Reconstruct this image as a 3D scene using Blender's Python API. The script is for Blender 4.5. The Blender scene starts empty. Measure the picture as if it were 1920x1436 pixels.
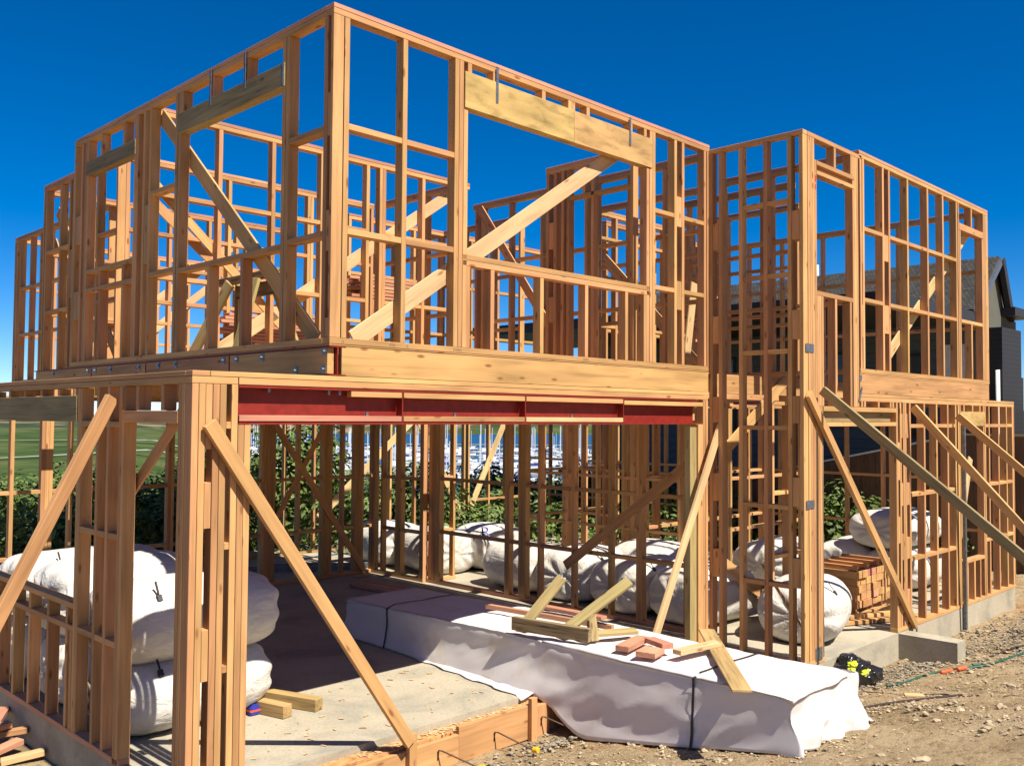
import bpy, bmesh, math, random
from mathutils import Vector, Matrix, noise
random.seed(7)
R = math.radians
sc = bpy.context.scene
COL = sc.collection
# ------------------------------------------------------------------ camera, world, sun, exposure
cam_d = bpy.data.cameras.new('camera'); cam = bpy.data.objects.new('camera', cam_d); COL.objects.link(cam)
d_ = Vector((0.70953, 0.70371, 0.03685)); r_ = Vector((0.70399, -0.71018, 0.00695)); u_ = Vector((-0.03106, -0.02101, 0.99930))
m3 = Matrix((r_, u_, -d_)).transposed()
cam.matrix_world = Matrix.Translation((-3.6999, -5.4638, 2.4086)) @ m3.to_4x4()
cam_d.sensor_width = 36; cam_d.lens = 1745.77/1920*36; cam_d.clip_end = 6000; cam_d.clip_start = 0.05
sc.camera = cam
SUN = Vector((0.004, -0.70, 1.0)).normalized()
sun_el = math.asin(SUN.z); sun_az = math.atan2(SUN.x, SUN.y)
w = bpy.data.worlds.new("World"); sc.world = w; w.use_nodes = True
nt = w.node_tree; nt.nodes.clear()
sky = nt.nodes.new('ShaderNodeTexSky'); sky.sky_type = 'NISHITA'; sky.sun_disc = False
sky.sun_elevation = sun_el; sky.sun_rotation = sun_az
sky.altitude = 1500; sky.air_density = 0.75; sky.dust_density = 0.0; sky.ozone_density = 4.0
hs = nt.nodes.new('ShaderNodeHueSaturation'); hs.inputs['Saturation'].default_value = 1.43; hs.inputs['Hue'].default_value = 0.504; hs.inputs['Value'].default_value = 1.45
bg = nt.nodes.new('ShaderNodeBackground'); bg.inputs['Strength'].default_value = 0.05
wo = nt.nodes.new('ShaderNodeOutputWorld')
nt.links.new(sky.outputs[0], hs.inputs['Color']); nt.links.new(hs.outputs[0], bg.inputs[0]); nt.links.new(bg.outputs[0], wo.inputs[0])
sl = bpy.data.lights.new('sun', 'SUN'); sl.energy = 5.0; sl.angle = R(0.5); sl.color = (1.0, 0.93, 0.80)
so = bpy.data.objects.new('sun', sl); COL.objects.link(so); so.rotation_euler = SUN.to_track_quat('Z', 'Y').to_euler()
sc.view_settings.view_transform = 'Standard'; sc.view_settings.look = 'None'; sc.view_settings.exposure = 0.92; sc.view_settings.gamma = 1
sc.cycles.max_bounces = 6

# ------------------------------------------------------------------ materials
def newmat(name, rough=0.7, spec=0.25):
    m = bpy.data.materials.new(name); m.use_nodes = True
    b = m.node_tree.nodes['Principled BSDF']; b.inputs['Roughness'].default_value = rough
    b.inputs['Specular IOR Level'].default_value = spec
    return m, m.node_tree, b
def N(t, k): return t.nodes.new(k)
def ramp(t, pts):
    r = N(t, 'ShaderNodeValToRGB'); e = r.color_ramp.elements
    while len(e) < len(pts): e.new(0.5)
    for i, (p, c) in enumerate(pts): e[i].position = p; e[i].color = (*c, 1)
    return r
def sca(c, k): return tuple(min(1, x*k) for x in c)
def wood(name, base, grain=0.11, rough=0.65, var=0.18, knots=True, ring=(26, 26, 1.3)):
    m, t, b = newmat(name, rough, 0.2)
    tc = N(t, 'ShaderNodeTexCoord'); oi = N(t, 'ShaderNodeObjectInfo')
    mul = N(t, 'ShaderNodeMath'); mul.operation = 'MULTIPLY'; mul.inputs[1].default_value = 91.0
    t.links.new(oi.outputs['Random'], mul.inputs[0])
    cx = N(t, 'ShaderNodeCombineXYZ')
    for i in range(3): t.links.new(mul.outputs[0], cx.inputs[i])
    add = N(t, 'ShaderNodeVectorMath'); add.operation = 'ADD'
    t.links.new(tc.outputs['Object'], add.inputs[0]); t.links.new(cx.outputs[0], add.inputs[1])
    mp = N(t, 'ShaderNodeMapping'); mp.inputs['Scale'].default_value = ring
    t.links.new(add.outputs[0], mp.inputs[0])
    n1 = N(t, 'ShaderNodeTexNoise'); n1.inputs['Scale'].default_value = 1.6; n1.inputs['Detail'].default_value = 5; n1.inputs['Distortion'].default_value = 0.6
    t.links.new(mp.outputs[0], n1.inputs['Vector'])
    rp = ramp(t, [(0.30, sca(base, 1-grain*1.6)), (0.48, base), (0.62, sca(base, 1+grain*.55)), (0.8, sca(base, 1-grain*.3))])
    t.links.new(n1.outputs['Fac'], rp.inputs[0])
    # wide soft blotches
    mp2 = N(t, 'ShaderNodeMapping'); mp2.inputs['Scale'].default_value = (5, 5, .9); t.links.new(add.outputs[0], mp2.inputs[0])
    n2 = N(t, 'ShaderNodeTexNoise'); n2.inputs['Scale'].default_value = 1.5; t.links.new(mp2.outputs[0], n2.inputs['Vector'])
    mr = N(t, 'ShaderNodeMapRange'); mr.inputs[1].default_value = .3; mr.inputs[2].default_value = .7; mr.inputs[3].default_value = .78; mr.inputs[4].default_value = 1.12
    t.links.new(n2.outputs['Fac'], mr.inputs[0])
    hv = N(t, 'ShaderNodeHueSaturation')
    rv = N(t, 'ShaderNodeMath'); rv.operation = 'MULTIPLY_ADD'; rv.inputs[1].default_value = var*2; rv.inputs[2].default_value = 1-var
    t.links.new(oi.outputs['Random'], rv.inputs[0])
    pv = N(t, 'ShaderNodeMath'); pv.operation = 'MULTIPLY'; t.links.new(rv.outputs[0], pv.inputs[0]); t.links.new(mr.outputs[0], pv.inputs[1])
    t.links.new(pv.outputs[0], hv.inputs['Value'])
    # small hue shift per piece (some pinker, some yellower)
    h1 = N(t, 'ShaderNodeMath'); h1.operation = 'MULTIPLY'; h1.inputs[1].default_value = 7.31; t.links.new(oi.outputs['Random'], h1.inputs[0])
    h2 = N(t, 'ShaderNodeMath'); h2.operation = 'FRACT'; t.links.new(h1.outputs[0], h2.inputs[0])
    h3 = N(t, 'ShaderNodeMath'); h3.operation = 'MULTIPLY_ADD'; h3.inputs[1].default_value = .020; h3.inputs[2].default_value = .4915; t.links.new(h2.outputs[0], h3.inputs[0])
    t.links.new(h3.outputs[0], hv.inputs['Hue'])
    t.links.new(rp.outputs[0], hv.inputs['Color'])
    out = hv.outputs[0]
    if knots:
        mp3 = N(t, 'ShaderNodeMapping'); mp3.inputs['Scale'].default_value = (10, 10, 3.4); t.links.new(add.outputs[0], mp3.inputs[0])
        vo = N(t, 'ShaderNodeTexVoronoi'); vo.inputs['Scale'].default_value = 1.0; t.links.new(mp3.outputs[0], vo.inputs['Vector'])
        kr = ramp(t, [(0.0, (1, 1, 1)), (0.09, (.75, .75, .75)), (0.17, (0, 0, 0))]); t.links.new(vo.outputs['Distance'], kr.inputs[0])
        mx = N(t, 'ShaderNodeMix'); mx.data_type = 'RGBA'; t.links.new(kr.outputs[0], mx.inputs[0]); t.links.new(out, mx.inputs[6])
        mx.inputs[7].default_value = (base[0]*.42, base[1]*.30, base[2]*.22, 1); out = mx.outputs[2]
    t.links.new(out, b.inputs['Base Color'])
    bp = N(t, 'ShaderNodeBump'); bp.inputs['Strength'].default_value = .25; bp.inputs['Distance'].default_value = .002
    t.links.new(n1.outputs['Fac'], bp.inputs['Height']); t.links.new(bp.outputs[0], b.inputs['Normal'])
    return m
def plain(name, c, rough=.6, spec=.3, metal=0, nscale=8, namp=.12, bump=0.0, coord='Object', detail=5):
    m, t, b = newmat(name, rough, spec); b.inputs['Metallic'].default_value = metal
    tc = N(t, 'ShaderNodeTexCoord'); n = N(t, 'ShaderNodeTexNoise'); n.inputs['Scale'].default_value = nscale; n.inputs['Detail'].default_value = detail
    t.links.new(tc.outputs[coord], n.inputs['Vector'])
    rp = ramp(t, [(.3, sca(c, 1-namp)), (.7, sca(c, 1+namp))]); t.links.new(n.outputs['Fac'], rp.inputs[0]); t.links.new(rp.outputs[0], b.inputs['Base Color'])
    if bump:
        bp = N(t, 'ShaderNodeBump'); bp.inputs['Strength'].default_value = 1; bp.inputs['Distance'].default_value = bump
        t.links.new(n.outputs['Fac'], bp.inputs['Height']); t.links.new(bp.outputs[0], b.inputs['Normal'])
    return m
PINE = (0.50, 0.270, 0.116)
M = {}
M['pine'] = wood('pine_timber', PINE)
M['pink'] = wood('pink_treated_timber', (0.50, 0.235, 0.145), grain=.13, knots=False)
M['pale'] = wood('pale_pine_board', (0.58, 0.39, 0.20), grain=.10, var=.06)
M['green'] = wood('greenish_treated_board', (0.25, 0.195, 0.09), grain=.2, var=.12)
M['lvl'] = wood('yellow_ply_lintel', (0.48, 0.31, 0.12), grain=.22, var=.05, ring=(7, 7, 2.2), knots=False)
M['beam'] = wood('deep_pine_beam', (0.47, 0.252, 0.108), grain=.15, var=.05, ring=(14, 14, .8))
M['old'] = wood('weathered_dirty_board', (0.23, 0.165, 0.09), grain=.55, rough=.85, var=.1)
M['khaki'] = wood('khaki_treated_board', (0.33, 0.25, 0.11), grain=.2, var=.1)
M['post'] = wood('brown_treated_post', (0.38, 0.25, 0.11), grain=.25, var=.1)
M['fence'] = wood('brown_fence_board', (0.20, 0.12, 0.07), grain=.25, var=.3)
M['red'] = plain('red_oxide_steel', (0.20, 0.017, 0.011), .5, .35, nscale=14, namp=.2)
M['galv'] = plain('galvanised_metal', (0.20, 0.22, 0.25), .42, .5, metal=.7, nscale=30, namp=.3)
M['black'] = plain('black_strap', (0.02, 0.02, 0.025), .5, .4)
M['paint'] = plain('red_spray_paint', (0.6, 0.03, 0.03), .6, .2)
M['pencil'] = plain('pencil_lead', (0.09, 0.07, 0.06), .7, .2)
M['navy'] = plain('blue_plastic', (0.03, 0.04, 0.30), .4, .4)
M['lime'] = plain('lime_yellow_fabric', (0.55, 0.62, 0.03), .6, .3, nscale=20, bump=.004)
M['bin'] = plain('black_glossy_plastic', (0.012, 0.012, 0.016), .22, .6, nscale=14, bump=.01)
M['yellow'] = plain('yellow_cap_plastic', (0.75, 0.42, 0.02), .4, .4)
M['hose'] = plain('green_hose', (0.016, 0.075, 0.05), .5, .4)
M['orange'] = plain('orange_plastic', (0.70, 0.10, 0.03), .45, .4)
M['rust'] = plain('rusty_steel_rod', (0.10, 0.055, 0.04), .8, .2)
M['wire'] = plain('dark_cable', (0.05, 0.035, 0.03), .7, .2)

def concrete(name, base, tint):
    m, t, b = newmat(name, .85, .2)
    tc = N(t, 'ShaderNodeTexCoord')
    n = N(t, 'ShaderNodeTexNoise'); n.inputs['Scale'].default_value = 1.3; n.inputs['Detail'].default_value = 7; n.inputs['Roughness'].default_value = .62; n.inputs['Distortion'].default_value = .7
    t.links.new(tc.outputs['Object'], n.inputs['Vector'])
    rp = ramp(t, [(.34, tint), (.5, base), (.68, sca(base, 1.12))]); t.links.new(n.outputs['Fac'], rp.inputs[0])
    n2 = N(t, 'ShaderNodeTexNoise'); n2.inputs['Scale'].default_value = 40; n2.inputs['Detail'].default_value = 3; t.links.new(tc.outputs['Object'], n2.inputs['Vector'])
    mx = N(t, 'ShaderNodeMix'); mx.data_type = 'RGBA'; mx.blend_type = 'MULTIPLY'; mx.inputs[0].default_value = .35
    r2 = ramp(t, [(.35, (.65, .62, .58)), (.55, (1, 1, 1))]); t.links.new(n2.outputs['Fac'], r2.inputs[0])
    t.links.new(rp.outputs[0], mx.inputs[6]); t.links.new(r2.outputs[0], mx.inputs[7]); t.links.new(mx.outputs[2], b.inputs['Base Color'])
    bp = N(t, 'ShaderNodeBump'); bp.inputs['Strength'].default_value = .4; bp.inputs['Distance'].default_value = .004
    t.links.new(n2.outputs['Fac'], bp.inputs['Height']); t.links.new(bp.outputs[0], b.inputs['Normal'])
    return m
M['slab'] = concrete('concrete_slab_top', (0.38, 0.335, 0.255), (0.27, 0.25, 0.20))
M['conc'] = concrete('concrete_wall', (0.36, 0.33, 0.26), (0.27, 0.235, 0.16))
M['clay'] = plain('orange_clay', (0.46, 0.235, 0.10), .95, .1, nscale=25, namp=.35, bump=.01)

def groundmat():
    m, t, b = newmat('sandy_dirt', .95, .1)
    tc = N(t, 'ShaderNodeTexCoord'); P = tc.outputs['Object']
    def noi(s, d=6, r=.6):
        n = N(t, 'ShaderNodeTexNoise'); n.inputs['Scale'].default_value = s; n.inputs['Detail'].default_value = d; n.inputs['Roughness'].default_value = r
        t.links.new(P, n.inputs['Vector']); return n.outputs['Fac']
    def mix(f, a, c, bt='MIX'):
        x = N(t, 'ShaderNodeMix'); x.data_type = 'RGBA'; x.blend_type = bt
        t.links.new(f, x.inputs[0]) if not isinstance(f, float) else setattr(x.inputs[0], 'default_value', f)
        for i, v in ((6, a), (7, c)):
            if isinstance(v, tuple): x.inputs[i].default_value = (*v, 1)
            else: t.links.new(v, x.inputs[i])
        return x.outputs[2]
    a = ramp(t, [(.35, (0.28, 0.20, 0.115)), (.5, (0.40, 0.30, 0.18)), (.66, (0.46, 0.36, 0.23))]); t.links.new(noi(1.1, 8, .65), a.inputs[0])
    o = ramp(t, [(.58, (0, 0, 0)), (.68, (1, 1, 1))]); t.links.new(noi(.55, 4), o.inputs[0])
    c1 = mix(o.outputs[0], a.outputs[0], (0.36, 0.20, 0.095))
    f = ramp(t, [(.40, (.50, .45, .40)), (.48, (.97, .97, .97)), (.62, (1.0, 1.0, .96))]); t.links.new(noi(16, 7, .78), f.inputs[0])
    c2 = mix(.8, c1, f.outputs[0], 'MULTIPLY')
    # far away: grass by height (geometry position z below -1)
    g = N(t, 'ShaderNodeSeparateXYZ'); t.links.new(P, g.inputs[0])
    mr = N(t, 'ShaderNodeMapRange'); mr.inputs[1].default_value = 12.5; mr.inputs[2].default_value = 15; t.links.new(g.outputs['Y'], mr.inputs[0])
    gn = N(t, 'ShaderNodeTexNoise'); gn.inputs['Scale'].default_value = .035; gn.inputs['Detail'].default_value = 9; gn.inputs['Roughness'].default_value = .65; t.links.new(P, gn.inputs['Vector'])
    gr = ramp(t, [(.36, (0.026, 0.050, 0.011)), (.5, (0.05, 0.078, 0.018)), (.62, (0.10, 0.10, 0.042))]); t.links.new(gn.outputs['Fac'], gr.inputs[0])
    c3 = mix(mr.outputs[0], c2, gr.outputs[0])
    mf = N(t, 'ShaderNodeMapRange'); mf.inputs[1].default_value = 700; mf.inputs[2].default_value = 760; t.links.new(g.outputs['Y'], mf.inputs[0])
    fn = N(t, 'ShaderNodeTexNoise'); fn.inputs['Scale'].default_value = .02; fn.inputs['Detail'].default_value = 8; t.links.new(P, fn.inputs['Vector'])
    fr = ramp(t, [(.42, (0.03, 0.045, 0.02)), (.52, (0.05, 0.07, 0.03)), (.6, (0.22, 0.15, 0.09))]); t.links.new(fn.outputs['Fac'], fr.inputs[0])
    c4 = mix(mf.outputs[0], c3, fr.outputs[0])
    t.links.new(c4, b.inputs['Base Color'])
    bp = N(t, 'ShaderNodeBump'); bp.inputs['Strength'].default_value = 1; bp.inputs['Distance'].default_value = .04
    t.links.new(noi(16, 7, .78), bp.inputs['Height']); t.links.new(bp.outputs[0], b.inputs['Normal'])
    return m
M['ground'] = groundmat()
M['stone'] = plain('pale_stone', (0.34, 0.27, 0.18), .9, .15, nscale=6, namp=.4)
def whitefab(name, base, stain, bumpd, scale=7, crack=.35, mapsc=(1, 1, 1), ridged=False):
    m, t, b = newmat(name, .55, .3)
    tc = N(t, 'ShaderNodeTexCoord'); n = N(t, 'ShaderNodeTexNoise'); n.inputs['Scale'].default_value = scale; n.inputs['Detail'].default_value = 6; n.inputs['Distortion'].default_value = 1.2
    m0 = N(t, 'ShaderNodeMapping'); m0.inputs['Scale'].default_value = mapsc; t.links.new(tc.outputs['Object'], m0.inputs[0]); t.links.new(m0.outputs[0], n.inputs['Vector'])
    n2 = N(t, 'ShaderNodeTexNoise'); n2.inputs['Scale'].default_value = 1.7; n2.inputs['Detail'].default_value = 6; n2.inputs['Roughness'].default_value = .7; t.links.new(tc.outputs['Object'], n2.inputs['Vector'])
    rp = ramp(t, [(.33, stain), (.45, base), (1, base)]); t.links.new(n2.outputs['Fac'], rp.inputs[0]); t.links.new(rp.outputs[0], b.inputs['Base Color'])
    if ridged: n.noise_type = 'RIDGED_MULTIFRACTAL'; n.inputs['Detail'].default_value = 4; n.inputs['Distortion'].default_value = .5
    vo = N(t, 'ShaderNodeTexVoronoi'); vo.feature = 'DISTANCE_TO_EDGE'; vo.inputs['Scale'].default_value = 3.2
    mp = N(t, 'ShaderNodeMapping'); mp.inputs['Scale'].default_value = (1, .6, 1.4); 
    ad = N(t, 'ShaderNodeVectorMath'); ad.operation = 'ADD'; sc_ = N(t, 'ShaderNodeVectorMath'); sc_.operation = 'SCALE'; sc_.inputs['Scale'].default_value = .35
    t.links.new(n.outputs['Color'], sc_.inputs[0]); t.links.new(tc.outputs['Object'], ad.inputs[0]); t.links.new(sc_.outputs[0], ad.inputs[1]); t.links.new(ad.outputs[0], mp.inputs[0]); t.links.new(mp.outputs[0], vo.inputs['Vector'])
    cr = ramp(t, [(0, (0, 0, 0)), (.09, (1, 1, 1))]); t.links.new(vo.outputs['Distance'], cr.inputs[0])
    sm = N(t, 'ShaderNodeMath'); sm.operation = 'MULTIPLY_ADD'; sm.inputs[1].default_value = crack; t.links.new(cr.outputs[0], sm.inputs[0]); t.links.new(n.outputs['Fac'], sm.inputs[2])
    bp = N(t, 'ShaderNodeBump'); bp.inputs['Strength'].default_value = .9; bp.inputs['Distance'].default_value = bumpd
    t.links.new(sm.outputs[0], bp.inputs['Height']); t.links.new(bp.outputs[0], b.inputs['Normal'])
    return m
M['wrap'] = whitefab('white_plastic_wrap', (0.64, 0.60, 0.59), (0.58, 0.51, 0.44), .016, 2.2, 0.0, (1.3, .55, 1.3), True)
M['bag'] = whitefab('white_woven_bag', (0.58, 0.55, 0.50), (0.53, 0.50, 0.45), .018, 7, .08, (.7, 1.6, 1.6))

# ------------------------------------------------------------------ object helpers
MW = {}                                  # world matrices by object name
def link(o, parent=None, mw=None):
    COL.objects.link(o)
    mw = mw if mw is not None else Matrix.Identity(4)
    MW[o.name] = mw
    if parent:
        o.parent = parent; o.matrix_basis = MW[parent.name].inverted() @ mw
    else: o.matrix_basis = mw
    return o
def tag(o, label=None, cat=None, group=None, kind=None):
    if label: o['label'] = label
    if cat: o['category'] = cat
    if group: o['group'] = group
    if kind: o['kind'] = kind
    return o
def empty(name, loc, label, cat, group=None):
    o = bpy.data.objects.new(name, None); o.empty_display_size = .1
    link(o, None, Matrix.Translation(loc)); return tag(o, label, cat, group)
def mesh_obj(name, me, mat, parent=None, mw=None):
    o = bpy.data.objects.new(name, me)
    if mat is not None and len(me.materials) == 0: me.materials.append(mat)
    return link(o, parent, mw)
def bm_obj(name, bm, mat, parent=None, mw=None, smooth=False):
    me = bpy.data.meshes.new(name); bm.to_mesh(me); bm.free()
    if smooth:
        for p in me.polygons: p.use_smooth = True
    return mesh_obj(name, me, mat, parent, mw)
def bm_box(bm, lo, hi, mat_index=0):
    x0, y0, z0 = lo; x1, y1, z1 = hi
    v = [bm.verts.new(p) for p in ((x0,y0,z0),(x1,y0,z0),(x1,y1,z0),(x0,y1,z0),(x0,y0,z1),(x1,y0,z1),(x1,y1,z1),(x0,y1,z1))]
    for f in ((0,3,2,1),(4,5,6,7),(0,1,5,4),(1,2,6,5),(2,3,7,6),(3,0,4,7)):
        fc = bm.faces.new([v[i] for i in f]); fc.material_index = mat_index
    return v
_boxcache = {}
def timber_mesh(sx, sy, sz, mat, bev=.0022):
    key = (round(sx, 4), round(sy, 4), round(sz, 3), mat.name, bev)
    if key in _boxcache: return _boxcache[key]
    bm = bmesh.new(); bm_box(bm, (-sx/2, -sy/2, -sz/2), (sx/2, sy/2, sz/2))
    if bev: bmesh.ops.bevel(bm, geom=bm.edges[:], offset=bev, segments=1, affect='EDGES')
    me = bpy.data.meshes.new('timber'); bm.to_mesh(me); bm.free(); me.materials.append(mat)
    _boxcache[key] = me; return me
AX = {'x': Matrix(((0,0,1),(0,1,0),(-1,0,0))), 'y': Matrix(((1,0,0),(0,0,1),(0,-1,0))), 'z': Matrix.Identity(3)}
def piece(name, lo, hi, mat='pine', parent=None, axis=None, **k):
    """axis-aligned timber; its local Z is its length"""
    s = [hi[i]-lo[i] for i in range(3)]
    if axis is None: axis = 'xyz'[s.index(max(s))]
    c = Vector([(hi[i]+lo[i])/2 for i in range(3)])
    g = .0016
    if axis == 'z': dims = (s[0]-g, s[1]-g, s[2]-.0005)
    elif axis == 'x': dims = (s[2]-g, s[1]-g, s[0]-.0005)
    else: dims = (s[0]-g, s[2]-g, s[1]-.0005)
    mw = Matrix.Translation(c) @ AX[axis].to_4x4()
    return mesh_obj(name, timber_mesh(*dims, M[mat]), None, parent, mw)
def plank(name, p0, p1, w, t, face=(0, -1, 0), mat='pine', parent=None, bev=.003):
    """timber from p0 to p1; t along face normal, w across"""
    p0 = Vector(p0); p1 = Vector(p1); z = (p1-p0).normalized(); n = Vector(face); n = (n - z*n.dot(z)).normalized(); x = n.cross(z)
    mw = Matrix.Translation((p0+p1)/2) @ Matrix((x, n, z)).transposed().to_4x4()
    return mesh_obj(name, timber_mesh(w, t, (p1-p0).length, M[mat], bev), None, parent, mw)
def tube(name, pts, r, mat, parent=None, seg=8, closed=False):
    bm = bmesh.new(); pts = [Vector(p) for p in pts]; rings = []
    for i, p in enumerate(pts):
        a = pts[max(0, i-1)]; c = pts[min(len(pts)-1, i+1)]; z = (c-a).normalized()
        x = z.orthogonal().normalized() if abs(z.z) > .95 else z.cross(Vector((0,0,1))).normalized(); y = z.cross(x)
        rr = r[i] if isinstance(r, (list, tuple)) else r
        rings.append([bm.verts.new(p+(x*math.cos(k*math.tau/seg)+y*math.sin(k*math.tau/seg))*rr) for k in range(seg)])
    for a, c in zip(rings, rings[1:]):
        for k in range(seg): bm.faces.new((a[k], a[(k+1)%seg], c[(k+1)%seg], c[k]))
    bm.faces.new(rings[0][::-1]); bm.faces.new(rings[-1])
    return bm_obj(name, bm, M[mat] if isinstance(mat, str) else mat, parent, smooth=True)
def lattice(nx, ny, nz, fn):
    bm = bmesh.new(); V = {}
    def g(i, j, k):
        q = (i, j, k)
        if q not in V: V[q] = bm.verts.new(fn(i/nx, j/ny, k/nz))
        return V[q]
    for i in range(nx):
        for j in range(ny):
            bm.faces.new((g(i,j,0), g(i,j+1,0), g(i+1,j+1,0), g(i+1,j,0))); bm.faces.new((g(i,j,nz), g(i+1,j,nz), g(i+1,j+1,nz), g(i,j+1,nz)))
    for i in range(nx):
        for k in range(nz):
            bm.faces.new((g(i,0,k), g(i+1,0,k), g(i+1,0,k+1), g(i,0,k+1))); bm.faces.new((g(i,ny,k), g(i,ny,k+1), g(i+1,ny,k+1), g(i+1,ny,k)))
    for j in range(ny):
        for k in range(nz):
            bm.faces.new((g(0,j,k), g(0,j,k+1), g(0,j+1,k+1), g(0,j+1,k))); bm.faces.new((g(nx,j,k), g(nx,j+1,k), g(nx,j+1,k+1), g(nx,j,k+1)))
    return bm

def sstep(a, b, x):
    t = max(0, min(1, (x-a)/(b-a))); return t*t*(3-2*t)
# ------------------------------------------------------------------ ground
def gz(x, y):
    k = -.2 - 1.1*sstep(3.5, 6, x)
    h = -.30
    if y < k: h += .185*(k-y)
    h += .33*sstep(12.6, 14.5, x)*(1-sstep(8, 14, y))
    if y > 12.5:
        q = sstep(.44, .54, x/max(y, 1))            # 0 = grassy field side, 1 = harbour side
        low = -8.5*(1-q) + -17.0*q
        tt = sstep(12.5, 95, y); h = h*(1-tt)+low*tt
        dd = math.hypot(x, y)
        h += (20*sstep(980, 1060, dd)+26*sstep(1060, 1600, dd))*(.6+.9*noise.noise(Vector((x*.004, y*.004, 1))))*q if dd > 900 else 0
        h += 9*sstep(700, 1400, dd)*(1-q)
        if y < 700 and q < 1: h += 1.6*noise.noise(Vector((x*.012, y*.012, 3)))*(1-q)*sstep(60, 150, y)
    return h
def coords(a, b, s0, s1, lo, hi, g=1.18):
    c = [a + (b-a)*i/round((b-a)/s0) for i in range(round((b-a)/s0)+1)]
    s = s0
    while c[-1] < hi: s = min(s*g, s1); c.append(c[-1]+s)
    s = s0
    while c[0] > lo: s = min(s*g, s1); c.insert(0, c[0]-s)
    return c
xs = coords(-2.5, 10.0, .05, 60, -900, 2200); ys = coords(-4.0, .3, .05, 60, -200, 2400)
bm = bmesh.new(); grid = []
for y in ys:
    row = []
    for x in xs:
        z = gz(x, y)
        if -4.5 < x < 14 and -6 < y < 1.5:
            z += .022*noise.fractal(Vector((x*2.2, y*2.2, 0)), 1, 2, 3) + .014*noise.noise(Vector((x*7, y*7, 2))) + .012*noise.noise(Vector((x*23, y*23, 5)))
        row.append(bm.verts.new((x, y, z)))
    grid.append(row)
for a, b in zip(grid, grid[1:]):
    for i in range(len(xs)-1): bm.faces.new((a[i], a[i+1], b[i+1], b[i]))
tag(bm_obj('ground', bm, M['ground'], smooth=True), kind='structure')
# water
m, t, b = newmat('harbour_water', .12, .5); b.inputs['Base Color'].default_value = (0.010, 0.055, 0.115, 1)
n = N(t, 'ShaderNodeTexNoise'); n.inputs['Scale'].default_value = .5; n.inputs['Detail'].default_value = 4; tc = N(t, 'ShaderNodeTexCoord'); t.links.new(tc.outputs['Object'], n.inputs['Vector'])
bp = N(t, 'ShaderNodeBump'); bp.inputs['Strength'].default_value = .6; bp.inputs['Distance'].default_value = .4; t.links.new(n.outputs['Fac'], bp.inputs['Height']); t.links.new(bp.outputs[0], b.inputs['Normal'])
b.inputs['Roughness'].default_value = .35
M['water'] = m
bm = bmesh.new(); f = bm.faces.new([bm.verts.new(p) for p in ((-400, 60, -15.6), (2400, 60, -15.6), (2400, 2600, -15.6), (-400, 2600, -15.6))])
tag(bm_obj('water', bm, M['water']), kind='structure')
# paths on the grassy field
def path(pts, wd):
    bm = bmesh.new(); L = []
    for i, p in enumerate(pts):
        a = pts[max(0, i-1)]; c = pts[min(len(pts)-1, i+1)]; dx, dy = c[0]-a[0], c[1]-a[1]; l = math.hypot(dx, dy); nx, ny = -dy/l*wd/2, dx/l*wd/2
        for s in (1, -1):
            x, y = p[0]+nx*s, p[1]+ny*s; L.append(bm.verts.new((x, y, gz(x, y)+.5)))
    for i in range(len(pts)-1): bm.faces.new((L[2*i], L[2*i+1], L[2*i+3], L[2*i+2]))
    bm.normal_update()
    for f in bm.faces:
        if f.normal.z < 0: f.normal_flip()
    return bm
M['path'] = plain('pale_gravel_path', (0.42, 0.40, 0.36), .9, .1, nscale=.3)
pp = []
for i in range(60):
    a = -.5+i*.075; pp.append((100+75*math.cos(a)*(1.0), 330+70*math.sin(a)))
tag(bm_obj('path', path(pp, 5), M['path']), kind='structure')
pp = [(20+i*4.2, 212+14*math.sin(i*.11)+i*1.1) for i in range(40)]
tag(bm_obj('path', path(pp, 4), M['path']), kind='structure')

# gravel: loose stones nobody could count
_rocks = []
for k in range(10):
    rb_ = bmesh.new(); pts = []
    for q in ((1,0,0),(-1,0,0),(0,1,0),(0,-1,0),(0,0,1),(0,0,-1),(.6,.6,.55),(-.6,.55,.5),(.55,-.6,.5),(-.6,-.6,.45)):
        pts.append(rb_.verts.new([c*random.uniform(.8, 1.2) for c in q]))
    bmesh.ops.convex_hull(rb_, input=pts); rb_.verts.index_update()
    _rocks.append(([tuple(v.co) for v in rb_.verts], [tuple(v.index for v in f.verts) for f in rb_.faces])); rb_.free()
def stones(nm, spots, mat, kind='stuff', label=None, cat=None):
    V = []; F = []
    for (x, y, z, s) in spots:
        vs, fs = random.choice(_rocks); a = random.random()*6.3; ca, sa = math.cos(a), math.sin(a)
        sx, sy, sz = s*random.uniform(.7, 1.3), s*random.uniform(.5, 1), s*random.uniform(.35, .7); o = len(V)
        for p in vs: V.append((x+p[0]*sx*ca-p[1]*sy*sa, y+p[0]*sx*sa+p[1]*sy*ca, z+sz*.25+p[2]*sz))
        for f in fs: F.append(tuple(i+o for i in f))
    me = bpy.data.meshes.new(nm); me.from_pydata(V, [], F); me.update()
    return tag(mesh_obj(nm, me, mat), label, cat, kind=kind)
sp = []
for i in range(34000):
    x = random.uniform(.2, 11); y = random.uniform(-4.3, -.25)
    if x > 4.9 and y > -1.15: continue
    cl = noise.noise(Vector((x*.9, y*.9, 8)))
    if random.random() > .5+cl*1.1: continue
    s = .005+.014*random.random()**2+(.012+.022*random.random() if random.random() < .045 else 0)
    sp.append((x, y, gz(x, y)+.004, s))
stones('gravel', sp, M['stone'], 'stuff', 'pale loose gravel and clods scattered over the sandy dirt', 'gravel')
sp = []
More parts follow.
